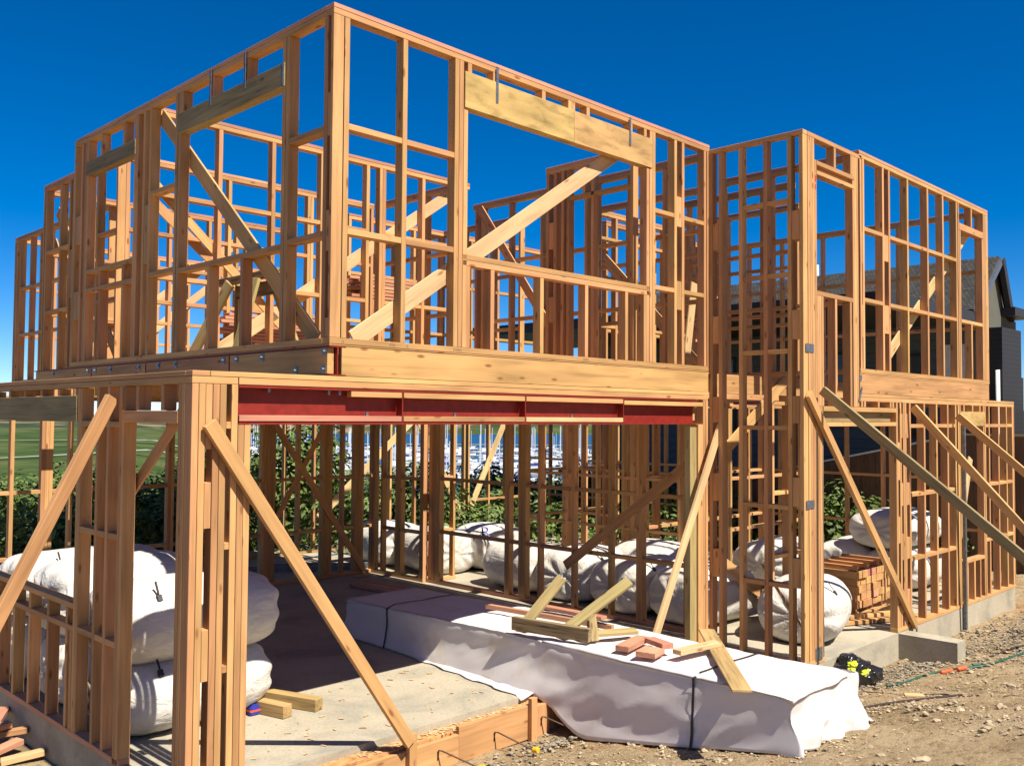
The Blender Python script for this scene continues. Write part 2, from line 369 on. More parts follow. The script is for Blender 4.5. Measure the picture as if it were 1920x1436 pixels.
for i in range(1500):
    c = random.choice([(7.0, -1.5, .35, .12), (5.9, -1.35, .5, .16), (9.3, -1.6, 1.1, .3), (8.3, -1.9, .6, .25), (2.3, -.25, .5, .1)])
    x = c[0]+random.gauss(0, c[2]); y = c[1]+random.gauss(0, c[3])
    if y > -1.15 and x > 5: continue
    if 2.25 < x < 3.4: continue
    if 6.8 < x < 7.3 and y > -1.9: continue
    sp.append((x, y, gz(x, y)+.01+.03*random.random(), random.uniform(.01, .028)))
stones('rubble', sp, plain('grey_rubble', (0.25, 0.215, 0.165), .9, .15, nscale=9, namp=.45), 'stuff', 'grey broken rubble heaped along the concrete footing', 'rubble')

# ------------------------------------------------------------------ concrete
def boxes(name, bl, mat, parent=None, **k):
    bm = bmesh.new()
    for lo, hi in bl: bm_box(bm, lo, hi)
    return bm_obj(name, bm, M[mat], parent)
slab = boxes('concrete_slab', [((-.985, .2, -.7), (5.0, 9.6, -.002)), ((5.0, -1.08, -.7), (11.12, 9.6, -.003))], 'slab'); tag(slab, kind='structure')
# slab outer faces left and door rebate
tag(boxes('door_rebate', [((-.7, .064, -.6), (4.55, .199, -.055))], 'clay'), kind='structure')
cw = boxes('block_wall', [((6.98, -1.72, -.62), (7.22, -1.083, -.012))], 'conc')
tag(cw, 'short grey concrete stub wall sticking out from the slab beside the entry', 'wall')
# formwork
fw = empty('formwork', (1, .04, -.1), 'timber formwork boards edging the front of the garage slab', 'formwork')
piece('form_board', (-.9, .022, -.30), (1.27, .062, -.075), 'pine', fw)
piece('form_board', (1.268, .020, -.30), (2.12, .060, -.015), 'pine', fw)
piece('form_board', (2.125, .022, -.34), (2.32, .062, -.045), 'pine', fw)
piece('stake', (.735, -.028, -.55), (.81, .018, .055), 'pine', fw, 'z')
piece('stake', (2.045, -.028, -.55), (2.115, .018, .05), 'pine', fw, 'z')
for i, (x, cxp, cyp) in enumerate(((1.65, 1.74, -.36), (2.21, 2.35, -.30), (1.05, 1.19, -.32))):
    z = gz(cxp, cyp)+.05
    e = empty('rebar', (x, .02, -.15), ['thin rusty rebar with yellow cap in the middle of the formwork, between the stakes', 'thin rusty rebar with yellow cap beside the right hand formwork stake', 'thin rusty rebar with yellow cap nearest the bottom edge of the photo'][i], 'rebar', 'capped rebars poking out in front of the formwork')
    tube('rod', [(x, .018, -.21), (x, .008, -.14), (x+.01, -.02, -.14), (cxp, cyp+.02, z)], .0065, 'rust', e)
    bm = bmesh.new(); bmesh.ops.create_cone(bm, cap_ends=True, segments=12, radius1=.02, radius2=.026, depth=.05); bmesh.ops.bevel(bm, geom=bm.edges[:], offset=.004, segments=1, affect='EDGES')
    dr = Vector((cxp-x, cyp-.02, 0)).normalized()
    bm_obj('cap', bm, M['yellow'], e, Matrix.Translation((cxp, cyp, z+.008)) @ dr.to_track_quat('Z', 'Y').to_matrix().to_4x4())

# ------------------------------------------------------------------ the house frame
house = empty('house_frame', (4.5, 3, 0), 'two storey timber house frame under construction with open stud walls', 'house frame')
T = .045
class Wall:
    """stud wall along axis (x or y); near face at pos, thickness th; a..b extent"""
    def __init__(s, axis, pos, a, b, z0, z1, top=2, th=.09, mat='pine', bottom=True, pmat=None, tmat='pink', label=None):
        s.axis, s.pos, s.a, s.b, s.z0, s.z1, s.th, s.mat = axis, pos, a, b, z0, z1, th, mat
        pmat = pmat or mat
        # the plates are the body of the wall frame: one mesh, local Z along the wall
        L = b-a; zs = []
        if top == 2: zs += [('top_plate', z1-.080, z1-.0362, pmat), ('top_plate', z1-.035, z1-.0012, tmat)]; s.zt = z1-.080
        elif top == 1: zs.append(('top_plate', z1-T, z1, pmat)); s.zt = z1-T
        else: s.zt = z1
        if bottom: zs.append(('bottom_plate', z0, z0+T, pmat))
        s.zb = z0+T if bottom else z0
        for k, (nm, q0, q1, mt) in enumerate(zs):
            e = .0008*k; lo, hi = ((a, pos-e, q0), (b, pos+th+e, q1)) if axis == 'x' else ((pos-e, a, q0), (pos+th+e, b, q1))
            o = piece('wall_frame' if k == 0 else nm, lo, hi, mt, house if k == 0 else s.o, axis)
            if k == 0: s.o = o
        if label: s.o['label'] = label
        s.studs = []
    def P(s, name, u0, u1, z0, z1, d0=0, d1=None, mat=None, axis=None):
        d1 = s.th if d1 is None else d1
        if s.axis == 'x': lo, hi = (u0, s.pos+d0, z0), (u1, s.pos+d1, z1)
        else: lo, hi = (s.pos+d0, u0, z0), (s.pos+d1, u1, z1)
        return piece(name, lo, hi, mat or s.mat, s.o, axis)
    def stud(s, *us, z0=None, z1=None, w=T, mat=None):
        for u in us:
            s.P('stud', u, u+w, s.zb if z0 is None else z0, s.zt if z1 is None else z1, mat=mat, axis='z')
            if z0 is None and z1 is None: s.studs.append((u, u+w))
    def nogs(s, zs, lo=None, hi=None, mind=.16):
        st = sorted(s.studs)
        for (a0, a1), (b0, b1) in zip(st, st[1:]):
            if b0-a1 < mind: continue
            if lo is not None and a1 < lo-.02: continue
            if hi is not None and b0 > hi+.02: continue
            for z in zs: s.P('nogging', a1, b0, z-T, z, .0015, axis='x' if s.axis == 'x' else 'y')
    def blocks(s, u0, u1, zr):
        for z0, z1 in zr: s.P('packer_block', u0+.0008, u1-.0008, z0, z1, .003, s.th-.003, axis='z')
    def fill(s, step=.6):
        u = s.a
        while u < s.b-T-.1: s.stud(u); u += step
        s.stud(s.b-T)
    def board(s, name, u0, u1, z0, z1, d0=0, d1=None, mat=None):
        return s.P(name, u0, u1, z0, z1, d0, d1, mat, axis='x' if s.axis == 'x' else 'y')
UB = [(4.37, 4.68), (3.515, 3.81)]            # blocks in the upper post slots
z0, z1 = 2.914, 5.334
# --- upper front wall
A = Wall('x', 0, 0, 4.79, z0, z1, label='upper front wall frame with a long ply lintel over its wide window opening')
A.P('stud', 0.0, .09, A.zb, A.zt, 0, .034, axis='z'); A.studs.append((0, .09)); A.stud(.0965, .626, 1.150, 1.1975); A.stud(1.245, z1=4.88); A.stud(3.675, z1=4.88); A.stud(3.727, 3.775)
A.stud(4.145, 4.278, 4.685, 4.745)
A.nogs([4.497, 3.745], hi=1.2, mind=.2); A.nogs([4.497, 3.730], lo=3.8, mind=.2)
A.blocks(4.19, 4.278, UB)
A.board('lintel', 1.247, 2.572, 4.88, 5.175, -.012, .075, 'lvl'); A.board('lintel', 2.575, 3.752, 4.88, 5.172, -.011, .075, 'lvl')
A.board('window_sill', 1.245, 3.72, 3.66, 3.705, mat='pine'); A.board('window_sill', 1.245, 3.72, 3.6135, 3.659)
A.stud(1.285, 1.555, 2.150, 2.747, 3.338, 3.630, z1=3.613)
A.stud(1.285, 1.565, 2.160, 2.505, 2.552, 2.757, 3.400, 3.630, z0=5.176)
def strap(w_, u, z0, z1, d=-.0155): w_.P('strap', u, u+.028, z0, z1, d, d+.002, 'galv', 'z')
strap(A, 1.585, 5.0, 5.30); strap(A, 3.375, 5.03, 5.30)
# --- upper left wall
B = Wall('y', 0, .0905, 4.815, z0, z1, label='upper left wall frame in shade with two window openings')
B.P('stud', .070, .115, B.zb, B.zt, 0, .09, axis='z'); B.studs.append((.07, .115))
for q0, q1 in ((4.39, 4.70), (3.57, 3.86), (2.96, 3.1)): B.P('packer_block', .0345, .0695, q0, q1, .002, .088, axis='z')
B.stud(.575, .625); B.stud(2.342, 2.400); B.stud(2.935, 3.065, 3.215, 3.262); B.stud(4.43, 4.475, 4.58, 4.77)
B.nogs([4.475, 3.72], hi=.6, mind=.2); B.nogs([4.475, 3.72], lo=2.4, hi=3.0, mind=.2)
B.blocks(2.982, 3.063, [(3.81, 4.36), (4.67, 4.74), (3.0, 3.2)][:1]); B.blocks(4.626, 4.768, [(4.2, 4.5), (3.4, 3.7)])
B.board('lintel', .632, 2.39, 4.885, 5.065, -.012, .08, 'green'); B.board('lintel', 3.27, 4.47, 4.885, 5.03, -.012, .08, 'green')
B.board('window_sill', .67, 2.342, 3.652, 3.697); B.board('window_sill', 3.307, 4.43, 3.855, 3.90); B.board('window_sill', 3.307, 4.43, 3.662, 3.707)
B.stud(1.215, 1.765, z1=3.652); B.stud(3.50, 4.06, z1=3.662); B.stud(3.50, 4.06, z0=3.707, z1=3.855)
B.stud(1.185, 1.755, 2.30, z0=5.066); B.stud(3.53, 4.08, z0=5.031)
strap(B, 1.20, 5.0, 5.30); strap(B, 1.77, 5.0, 5.30); strap(B, .64, 4.89, 5.06)
# --- set-back walls
Cw = Wall('x', 4.87, .5, 4.0, z0, z1); Cw.stud(.58, 1.2, 1.823, 2.4, 2.939, 2.986, 3.5, 3.95); Cw.nogs([4.50, 3.72])
D = Wall('y', .48, 4.82, 7.17, z0, z1, label='second set-back wall frame on the upper left side'); D.stud(4.85, 5.4, 6.13, 6.245, 6.56, 7.05, 7.125); D.nogs([4.48, 3.715]); D.blocks(6.175, 6.245, [(3.81, 4.4)])
E_ = Wall('x', 7.27, .58, 4.1, z0, z1); E_.stud(.6, 1.0, 1.6, 2.2, 2.8, 3.24, 3.4, 4.05); E_.nogs([4.50, 3.72])
F = Wall('y', 1.41, 7.37, 11.19, z0, z1, label='farthest set-back wall frame at the left end of the upper floor'); F.stud(7.4, 7.9, 8.5, 9.1, 9.7, 10.05, 10.5, 10.98, 11.145); F.nogs([4.48, 3.72])
G = Wall('x', 11.2, 1.41, 6.0, z0, z1); G.fill(.6); G.nogs([4.50, 3.72])
Hh = Wall('x', 3.08, .095, 4.14, z0, z1); Hh.stud(.1, .752, 1.350, 1.95, 2.558, 2.744, 2.790, 3.375, 3.95, 4.06); Hh.nogs([4.525, 3.735])
I = Wall('y', 4.0, 3.175, 4.865, z0, z1); I.stud(3.2, 3.75, 4.3, 4.8); I.nogs([4.50, 3.72])
J = Wall('y', 4.97, .095, 3.92, z0, z1); J.stud(.1, .7, 1.2, 1.70, 1.86, 2.60, 3.17, 3.70, 3.83); J.nogs([4.50, 3.72])
K = Wall('y', 4.27, .6, 1.905, z0, z1); K.stud(1.855, 1.735, 1.62, 1.535); K.stud(1.17, z0=K.zb); K.stud(.62); K.blocks(1.78, 1.855, UB)
K.board('lintel', .665, 1.535, 4.90, 4.945); K.stud(1.3, z0=4.946)
Mm = Wall('y', 6.23, .9, 2.9, z0, z1); Mm.stud(.95, 1.6, 2.2, 2.8); Mm.nogs([4.50, 3.72])
Nn = Wall('x', 2.8, 6.34, 8.6, z0, z1); Nn.stud(6.36, 6.72, 7.19, 7.9, 8.5); Nn.nogs([4.96, 3.72])
Pp = Wall('y', 6.11, -.99, .7, z0, z1); Pp.stud(-.98, -.5, 0., .4, .65); Pp.nogs([4.50, 3.72])
Qq = Wall('y', 6.78, .1, 1.7, z0, z1); Qq.stud(.12, .5, 1.05, 1.6); Qq.nogs([4.50, 3.72])
Rr = Wall('y', 7.9, .6, 2.8, z0, z1); Rr.stud(.62, 1.1, 1.7, 2.3, 2.7); Rr.nogs([4.50, 3.72])
S_ = Wall('y', 10.02, -.99, 3.2, z0, z1); S_.stud(-.98, .12, .7, 1.3, 2.0, 2.6, 3.15); S_.nogs([4.50, 3.72])
Tt = Wall('x', 3.2, 7.0, 10.1, z0, z1); Tt.fill(.6); Tt.nogs([4.50, 3.72])
U1 = Wall('x', 5.6, 4.1, 8.6, z0, z1); U1.fill(.6); U1.nogs([4.5, 3.72])
U2 = Wall('y', 5.9, 3.9, 7.8, z0, z1); U2.fill(.6); U2.nogs([4.5, 3.72])
# --- tower left side wall, two storeys high
TL = Wall('y', 4.772, -1.083, -.002, 0, 5.278, top=1, pmat='pine', label='narrow two storey wall frame with six rows of noggings')
TL.stud(-.047, -.165, -.405, -.690, -.955, -1.082)
TL.nogs([.788, 1.56, 2.345, 3.11, 3.875, 4.615], lo=-.95, hi=-.2, mind=.12)
TB = [(4.19, 4.48), (3.20, 3.49), (2.37, 2.64), (1.55, 1.84), (.76, 1.05)]
TL.blocks(-.12, -.047, TB); TL.blocks(-1.037, -.955, TB)
# --- tower / right wing front
yt = -1.085
N1 = Wall('x', yt, 4.866, 6.10, 2.545, 5.278, top=1, bottom=False, label='tall narrow window frame at the top of the entry bay')
N1.stud(4.868, 4.915); N1.stud(4.963, z1=5.232); N1.studs = []
N1.stud(5.01, z1=5.02); N1.stud(5.055, z1=3.652); N1.stud(5.10, z1=3.652); N1.stud(5.15, 5.45, z1=3.652)
N1.stud(5.795, z1=3.652); N1.stud(5.87, 5.915, 5.96)
N1.board('window_sill', 5.055, 5.868, 3.653, 3.70)
N1.board('lintel', 5.055, 5.905, 4.972, 5.018, -.004); N1.board('lintel', 5.055, 5.905, 4.875, 4.918, -.004); N1.board('lintel', 5.06, 5.868, 4.92, 4.97, .04, .088, 'beam')
N1.stud(5.44, z0=5.019); N1.stud(5.825, z0=5.019)
# tower corner posts below
N0 = Wall('x', yt, 4.866, 5.18, 0, 2.545, top=0, label='solid multi stud corner post at the left of the entry')
N0.stud(4.868, 4.915, 4.962, 5.009, 5.056, 5.103); N0.P('door_jamb', 5.150, 5.172, .045, 2.545, 0, .09, 'old', 'z')
for z in (3.11, 1.57): N0.P('nail_plate', 4.80, 4.97, z-.04, z+.045, -.0045, -.0015, 'galv')
N0.P('nail_plate', 4.98, 5.12, .03, .16, -.0045, -.0015, 'galv')
# header over the entry
EN = Wall('x', yt, 5.18, 6.95, 2.5, 2.545, top=0, bottom=False)if False else N0
EN.board('lintel', 5.173, 6.955, 2.492, 2.543, -.006); EN.board('lintel', 5.173, 6.90, 2.385, 2.49, .045, .088, 'green'); EN.board('lintel', 5.173, 6.955, 2.338, 2.383, -.006)
# --- right wing upper
N2 = Wall('x', yt, 6.035, 10.11, z0, z1, label='upper wall frame of the right wing with a small window at its far end')
N2.stud(6.05, 6.113, 6.625, 6.79, 7.315, 7.925, 8.425, 8.90, 8.965); N2.stud(9.02, z1=4.905); N2.stud(9.87, z1=4.905); N2.stud(9.92, 9.97, 10.02, 10.065)
N2.studs = [q for q in N2.studs if q[0] < 8.95]
N2.nogs([4.512, 3.735], mind=.2); N2.blocks(6.67, 6.79, [(4.2, 4.5), (3.38, 3.70)]); N2.blocks(6.095, 6.113, [(4.1, 4.45), (3.3, 3.65)])
N2.board('lintel', 9.01, 9.925, 4.905, 4.995, -.004); N2.board('window_sill', 9.01, 9.87, 3.69, 3.735); N2.stud(9.43, z1=3.69); N2.stud(9.45, z0=4.996)
N2.P('nail_plate', 6.0, 6.06, 2.83, 2.89, -.0045, -.0015, 'galv'); plank('nail_plate', (5.985, yt-.005, 2.60), (6.06, yt-.005, 2.76), .035, .002, (0, -1, 0), 'galv', N2.o, 0)
N1.P('paint_mark', 5.018, 5.04, 4.80, 4.86, -.002, .001, 'paint', 'z'); N1.P('paint_mark', 5.02, 5.036, 4.72, 4.77, -.002, .001, 'paint', 'z')
def pencil(x, z, n=3, h=.022):
    pts = []
    for k in range(n*2+1): pts.append((x+k*.009, -.0030, z+(h if k % 2 else 0)))
    tube('pencil_mark', pts, .0011, 'pencil', A.o, seg=4)
for x, n in ((.10, 1), (.52, 3), (.68, 1), (1.15, 3), (1.20, 2), (2.72, 4)): pencil(x, 2.925, n)
# --- rim boards
def hb(name, lo, hi, mat, label=None, parent=house):
    o = piece(name, lo, hi, mat, parent)
    if label: o['label'] = label
    return o
hb('rim_board', (.105, .0, 2.690), (4.766, .045, 2.899), 'beam', 'deep knotty pine board along the front between the storeys')
hb('rim_board', (.02, -.003, 2.900), (4.766, .05, 2.9125), 'pine')
hb('rim_board', (6.025, yt, 2.690), (10.09, yt+.045, 2.900), 'beam', 'deep knotty pine board under the upper right wing')
hb('rim_board', (6.025, yt-.002, 2.9005), (10.09, yt+.05, 2.9125), 'pine')
hb('rim_board', (5.06, .1, 2.69), (10.0, .145, 2.90), 'beam'); hb('rim_board', (10.03, -1.0, 2.69), (10.075, 3.2, 2.90), 'beam')
hb('rim_board', (4.95, 3.9, 2.70), (8.6, 3.945, 2.90), 'beam'); hb('rim_board', (5.02, .15, 2.70), (5.063, 8.6, 2.90), 'beam')
for y in (2.0, 5.6): hb('rim_board', (5.07, y, 2.70), (9.9, y+.045, 2.90), 'beam')
hb('rim_board', (1.41, 11.2, 2.69), (6, 11.245, 2.9), 'beam')
# top plates of the ground floor
PL = .0015
hb('top_plate', (-.88, .0, 2.6535), (4.76, .09, 2.6885), 'pine'); hb('top_plate', (-1.002, .0, 2.6535), (-.883, .09, 2.6885), 'pine')
hb('top_plate', (-1.002, .001, 2.607), (-.689, .09, 2.652), 'pine'); hb('top_plate', (-.683, .001, 2.607), (4.76, .09, 2.652), 'pine')
hb('top_plate', (6.03, yt, 2.6535), (11.15, yt+.09, 2.6885), 'pine'); hb('top_plate', (6.03, yt+.001, 2.607), (11.15, yt+.09, 2.652), 'pine')
# --- steel beams
def ibeam(name, axis, pos, a, b, z0, z1, fw=.15, stiff=(), label=None, off=0.0, web=.008, webd=None, tf=.012):
    bm = bmesh.new(); wd = fw/2 if webd is None else webd
    def bx(u0, u1, d0, d1, q0, q1):
        if axis == 'x': bm_box(bm, (u0, pos+d0, q0), (u1, pos+d1, q1))
        else: bm_box(bm, (pos+d0, u0, q0), (pos+d1, u1, q1))
    bx(a, b, off, off+fw, z0, z0+tf); bx(a, b, off, off+fw, z1-tf, z1)
    bx(a, b, off+wd-web/2, off+wd+web/2, z0+tf, z1-tf)
    for s in stiff: bx(s, s+.010, off+.002, off+wd-web/2, z0+tf, z1-tf)
    o = bm_obj(name, bm, M['red'], house); o['label'] = label; return o
st1 = ibeam('steel_beam', 'x', 0, -.683, 4.575, 2.350, 2.603, .15, (.650, 1.97, 3.31), 'red steel beam carrying the wall over the garage opening', tf=.014)
for (a, b, q0, q1, mt) in ((-.68, .647, 2.370, 2.412, 'pink'), (.665, 1.967, 2.370, 2.412, 'pine'), (1.985, 3.307, 2.370, 2.412, 'pale'),
                           (.19, .647, 2.545, 2.586, 'pine'), (.665, 1.967, 2.545, 2.586, 'pine'), (1.985, 3.307, 2.545, 2.586, 'pine'), (3.325, 4.66, 2.535, 2.578, 'pine')):
    piece('packing_timber', (a, -.002, q0), (b, .06, q1), mt, st1)
_bm = bmesh.new(); bmesh.ops.create_cone(_bm, cap_ends=True, segments=6, radius1=.012, radius2=.012, depth=.035); bolt_me = bpy.data.meshes.new('bolt'); _bm.to_mesh(bolt_me); _bm.free(); bolt_me.materials.append(M['galv'])
for x, z in ((.02, 2.575), (.11, 2.575), (-.45, 2.58), (.35, 2.42), (1.2, 2.42), (2.6, 2.42)):
    mesh_obj('bolt', bolt_me, None, st1, Matrix.Translation((x, .03, z)))
st2 = ibeam('steel_beam', 'y', 0, .0, 5.9, 2.692, 2.900, .14, (1.41, 2.96, 4.24), 'red steel beam packed with timber under the upper left wall', tf=.009)
hb('steel_packer', (.0, .0, 2.9005), (.09, 5.0, 2.913), 'pine')
for (a, b) in ((.03, 1.405), (1.425, 2.955), (2.975, 4.235), (4.255, 5.85)):
    piece('packing_timber', (.004, a, 2.703), (.060, b, 2.889), 'beam', st2)
_bm = bmesh.new(); bm_box(_bm, (-.002, -.024, -.028), (.002, .024, .028)); bmesh.ops.create_cone(_bm, cap_ends=True, segments=6, radius1=.013, radius2=.013, depth=.022, matrix=Matrix.Translation((-.009, 0, 0)) @ Matrix.Rotation(R(90), 4, 'Y')); wb_me = bpy.data.meshes.new('washer_bolt'); _bm.to_mesh(wb_me); _bm.free(); wb_me.materials.append(M['galv'])
for y, z in ((.06, 2.86), (.07, 2.735), (.43, 2.735), (.90, 2.85), (1.29, 2.85), (1.50, 2.85), (2.35, 2.85), (2.69, 2.855), (3.10, 2.85), (3.75, 2.85), (4.13, 2.85), (4.32, 2.855), (5.29, 2.85)):
    mesh_obj('bolt', wb_me, None, st2, Matrix.Translation((.0015, y, z)))
# floor deck (over the garage)
dk = boxes('floor_deck', [((.15, .16, 2.80), (4.96, 4.86, 2.899)), ((.6, 4.86, 2.80), (4.96, 7.26, 2.899)), ((1.5, 7.26, 2.80), (4.96, 11.19, 2.899))], 'beam', house)
dk['label'] = 'upper floor deck above the garage'
for i in range(9):
    hb('joist', (.16, .9+i*.6, 2.60), (4.95, .945+i*.6, 2.799), 'beam')
# --- garage front piers
GP = Wall('x', 0, -1.002, -.60, 0, 2.606, top=0, label='lit corner post of the garage made of nailed studs')
GP.stud(-1.002, -.955, z1=2.606); GP.stud(-.86, -.813, z1=2.606); 
GP.blocks(-.909, -.861, [(2.196, 2.606), (1.70, 1.988), (.753, 1.073), (.045, .2)])
GP.stud(-.733, z1=2.606); GP.stud(-.686, -.640, z1=2.349)
for z in (2.368, 1.602, .828): GP.board('nogging', -.767, -.734, z-T, z, .0015)
GR = Wall('x', 0, 4.455, 4.77, 0, 2.606, top=0, label='right jamb post of the garage opening')
GR.stud(4.665, 4.715, z1=2.606); GR.stud(4.575, z1=2.349); GR.stud(4.62, z1=2.349); GR.P('door_jamb', 4.455, 4.573, .045, 2.349, .02, .09, 'khaki', 'z')
# --- garage left wall
O = Wall('y', -1.003, .0915, 6.4, 0, 2.6885, top=2, bottom=False, tmat='pine', label='garage left wall frame with a doorway and a low window')
O.board('bottom_plate', .99, 6.4, 0, T, mat='pink')
O.stud(.0925, .14, z0=0); O.stud(.995, 1.04); O.stud(1.25, 1.44, 1.76, 1.805, z0=T, z1=2.606)
O.studs = [(1.04, 1.085), (1.25, 1.295), (1.44, 1.485), (1.76, 1.805)]
O.nogs([1.575], mind=.1); O.nogs([.83], mind=.1)
O.board('nogging', 1.085, 1.76, 2.32, 2.362, .002)
O.board('lintel', .187, 1.03, 2.355, 2.437, -.003); O.stud(.39, .77, .99, z0=2.438, z1=2.606)
O.board('lintel', 1.86, 3.75, 2.352, 2.552, -.006, .08, 'green'); O.board('lintel', 3.752, 5.2, 2.352, 2.552, -.006, .08, 'green')
O.stud(1.86, 2.23, 2.615, 3.02, 3.40, 3.8, 4.3, z0=2.553, z1=2.606)
O.board('window_sill', 1.85, 5.0, .945, .99); O.board('window_sill', 1.85, 5.0, .775, .82)
O.stud(1.86, 1.95, 2.345, 2.76, 3.14, 3.5, 3.95, 4.4, z0=T, z1=.775); O.stud(1.95, 2.345, 2.76, 3.14, 3.6, z0=.82, z1=.945)
O.stud(5.0, 5.6, 6.2)
# --- lower right front wall
L = Wall('x', yt, 6.955, 11.15, 0, 2.606, top=0, bottom=True, label='ground floor front wall frame of the right wing with a small ply lintel')
L.stud(6.957, w=.05); L.stud(7.06, 7.15, 7.20, 7.33); L.stud(7.765, 8.155, 8.525, 8.80, 8.90, 8.955); L.stud(9.84, 9.90, 10.06, 10.45, 10.79, 11.055, 11.105)
L.studs = [q for q in L.studs]
L.nogs([2.362, 1.555, .805], lo=7.3, hi=8.85, mind=.15); L.nogs([2.362, 1.555, .805], lo=9.9, mind=.1)
L.blocks(7.009, 7.06, [(.045, .3), (1.0, 1.3), (1.72, 2.15)]); L.blocks(7.105, 7.15, [(.2, .45), (.8, 1.1), (1.42, 1.68), (2.2, 2.48)]); L.blocks(7.247, 7.33, [(.2, .45), (.8, 1.05), (1.42, 1.68), (2.2, 2.48)])
L.board('lintel', 9.0, 9.89, 2.335, 2.525, -.006, .08, 'lvl'); L.stud(9.1, 9.42, 9.7, z0=2.526, z1=2.606)
L.board('window_sill', 9.0, 9.84, .545, .59); L.stud(9.18, 9.44, 9.66, z1=.545)
LH = L
LH.stud(6.05, 6.12, 6.47, 6.79, 6.86, z0=2.545, z1=2.606)
L.P('downpipe', 8.985, 9.03, -.28, 2.36, -.05, -.008, 'galv', 'z')
# --- interior lower walls
Gr = Wall('y', 5.17, .42, 4.97, 0, 2.62, top=1, pmat='pink', label='inner wall frame on the right side of the garage')
Gr.stud(.5, .55, 1.17, 1.215, 1.635, 2.225, 2.805, 3.065, 3.11, 3.155, 3.37, 3.415, 4.79, 4.835, 4.88, 4.925); Gr.nogs([1.535, .77])
E1 = Wall('x', 4.975, 5.17, 5.67, 0, 2.62, top=1, label='narrow sunlit stud frame inside the garage'); E1.stud(5.19, 5.60); E1.nogs([1.535, .76])
E2 = Wall('y', 5.10, 5.07, 6.30, 0, 2.62, top=1); E2.stud(5.07, 5.115, 5.6, 5.645, 5.69, 6.05, 6.25); E2.nogs([1.51, .73])
E3 = Wall('x', 6.305, -1.0, 5.2, 0, 2.62, top=1, label='rear wall frame of the garage'); E3.stud(-.98, -.10, .24, .285, .33, .56, 1.1, 1.8, 1.845, 2.4, 3.17, 3.215, 3.26, 3.305, 3.35, 3.76, 4.18, 4.225, 4.27, 4.315, 4.535, 4.76, 4.805, 4.85, 4.895, 5.1); E3.nogs([1.51, .74])
E4 = Wall('x', 8.70, 3.5, 11.1, 0, 2.62, top=1); E4.stud(3.6, 4.2, 5.0, 5.6, 6.6, 7.3, 7.9, 8.5, 9.2, 9.32, 9.9, 10.4, 11.0); E4.nogs([.72], lo=9.3)
E5 = Wall('y', 11.05, -.99, 8.7, 0, 2.69, top=2); E5.fill(.6); E5.nogs([1.55, .8])
E6 = Wall('x', 2.9, 7.3, 11.0, 0, 2.62, top=1); E6.fill(.6); E6.nogs([1.55, .8])
E7 = Wall('y', 7.3, 1.3, 5.2, 0, 2.62, top=1); E7.stud(1.32, 1.9, 2.1, 2.7, 3.1, 3.6, 4.2, 4.8, 5.1); E7.nogs([1.55, .8])
E8 = Wall('x', 5.3, 7.4, 10.0, 0, 2.62, top=1); E8.fill(.55); E8.nogs([1.55, .8])
E9 = Wall('y', 8.6, 3.0, 5.3, 0, 2.62, top=1); E9.fill(.5); E9.nogs([1.55, .8])
F1 = Wall('x', .12, 6.3, 7.2, 0, 2.62, top=1); F1.stud(6.32, 6.7, 7.1); F1.nogs([1.55, .8])
F2 = Wall('x', 1.9, 8.2, 11.0, 0, 2.62, top=1); F2.fill(.6); F2.nogs([1.55, .8])
# diagonal braces inside the frames (all real boards nailed to the back of their wall)
def br(p0, p1, w=.14, t=.02, face=(0, -1, 0), mat='pale', label=None, parent=house):
    o = plank('brace', p0, p1, w, t, face, mat, parent)
    if label: o['label'] = label
    return o
br((.27, .105, 2.96), (3.35, .105, 4.98), label='long pale diagonal board behind the upper front window opening')
br((.105, .32, 2.96), (.105, 2.95, 5.20), face=(-1, 0, 0), mat='pine', label='diagonal board across the upper left window opening')
br((.75, 3.19, 2.99), (3.93, 3.19, 5.18)); br((.15, 3.19, 4.62), (2.0, 3.19, 2.95), mat='pine', w=.09)
br((.9, 4.98, 4.9), (3.2, 4.98, 3.0), mat='pine', w=.12); br((1.0, 7.38, 3.1), (3.4, 7.38, 5.1)); br((2.6, 11.18, 3.0), (5.0, 11.18, 5.0))
br((.60, 5.0, 3.0), (.60, 7.0, 5.0), face=(-1, 0, 0), mat='pine')
br((1.53, 9.8, 5.1), (1.53, 8.2, 3.2), face=(-1, 0, 0), mat='pine')
br((4.945, 3.75, 5.25), (4.945, 2.3, 3.35), face=(-1, 0, 0), mat='pine', w=.12)
br((6.75, -.98, 2.99), (9.75, -.98, 5.06)); br((5.3, .09, 2.10), (6.75, .09, 2.98), mat='pine')
br((5.15, .10, 2.20), (5.15, 2.35, .55), face=(-1, 0, 0), mat='pine', w=.12)
br((3.35, 6.29, 2.3), (4.95, 6.29, .05), mat='pine', w=.1); br((4.25, 6.29, 2.35), (3.35, 6.29, .85), mat='pine', w=.08)
br((-.88, .35, 2.45), (-.88, 1.35, 1.70), face=(-1, 0, 0), mat='pine', w=.09)
br((5.7, 8.68, .6), (7.9, 8.68, 2.4)); br((8.0, 8.68, 2.3), (9.2, 8.68, .3)); br((9.4, 8.68, .6), (10.4, 8.68, 2.4))
br((5.3, 0.3, .9), (6.9, .3, .05), mat='pine'); br((9.2, -.96, .7), (9.7, -.96, 1.9))
br((6.2, 1.0, 3.0), (6.2, 2.6, 4.6), face=(-1, 0, 0), mat='pine')
br((5.1, .5, 3.1), (5.25, .5, 3.95), w=.12, mat='pale')

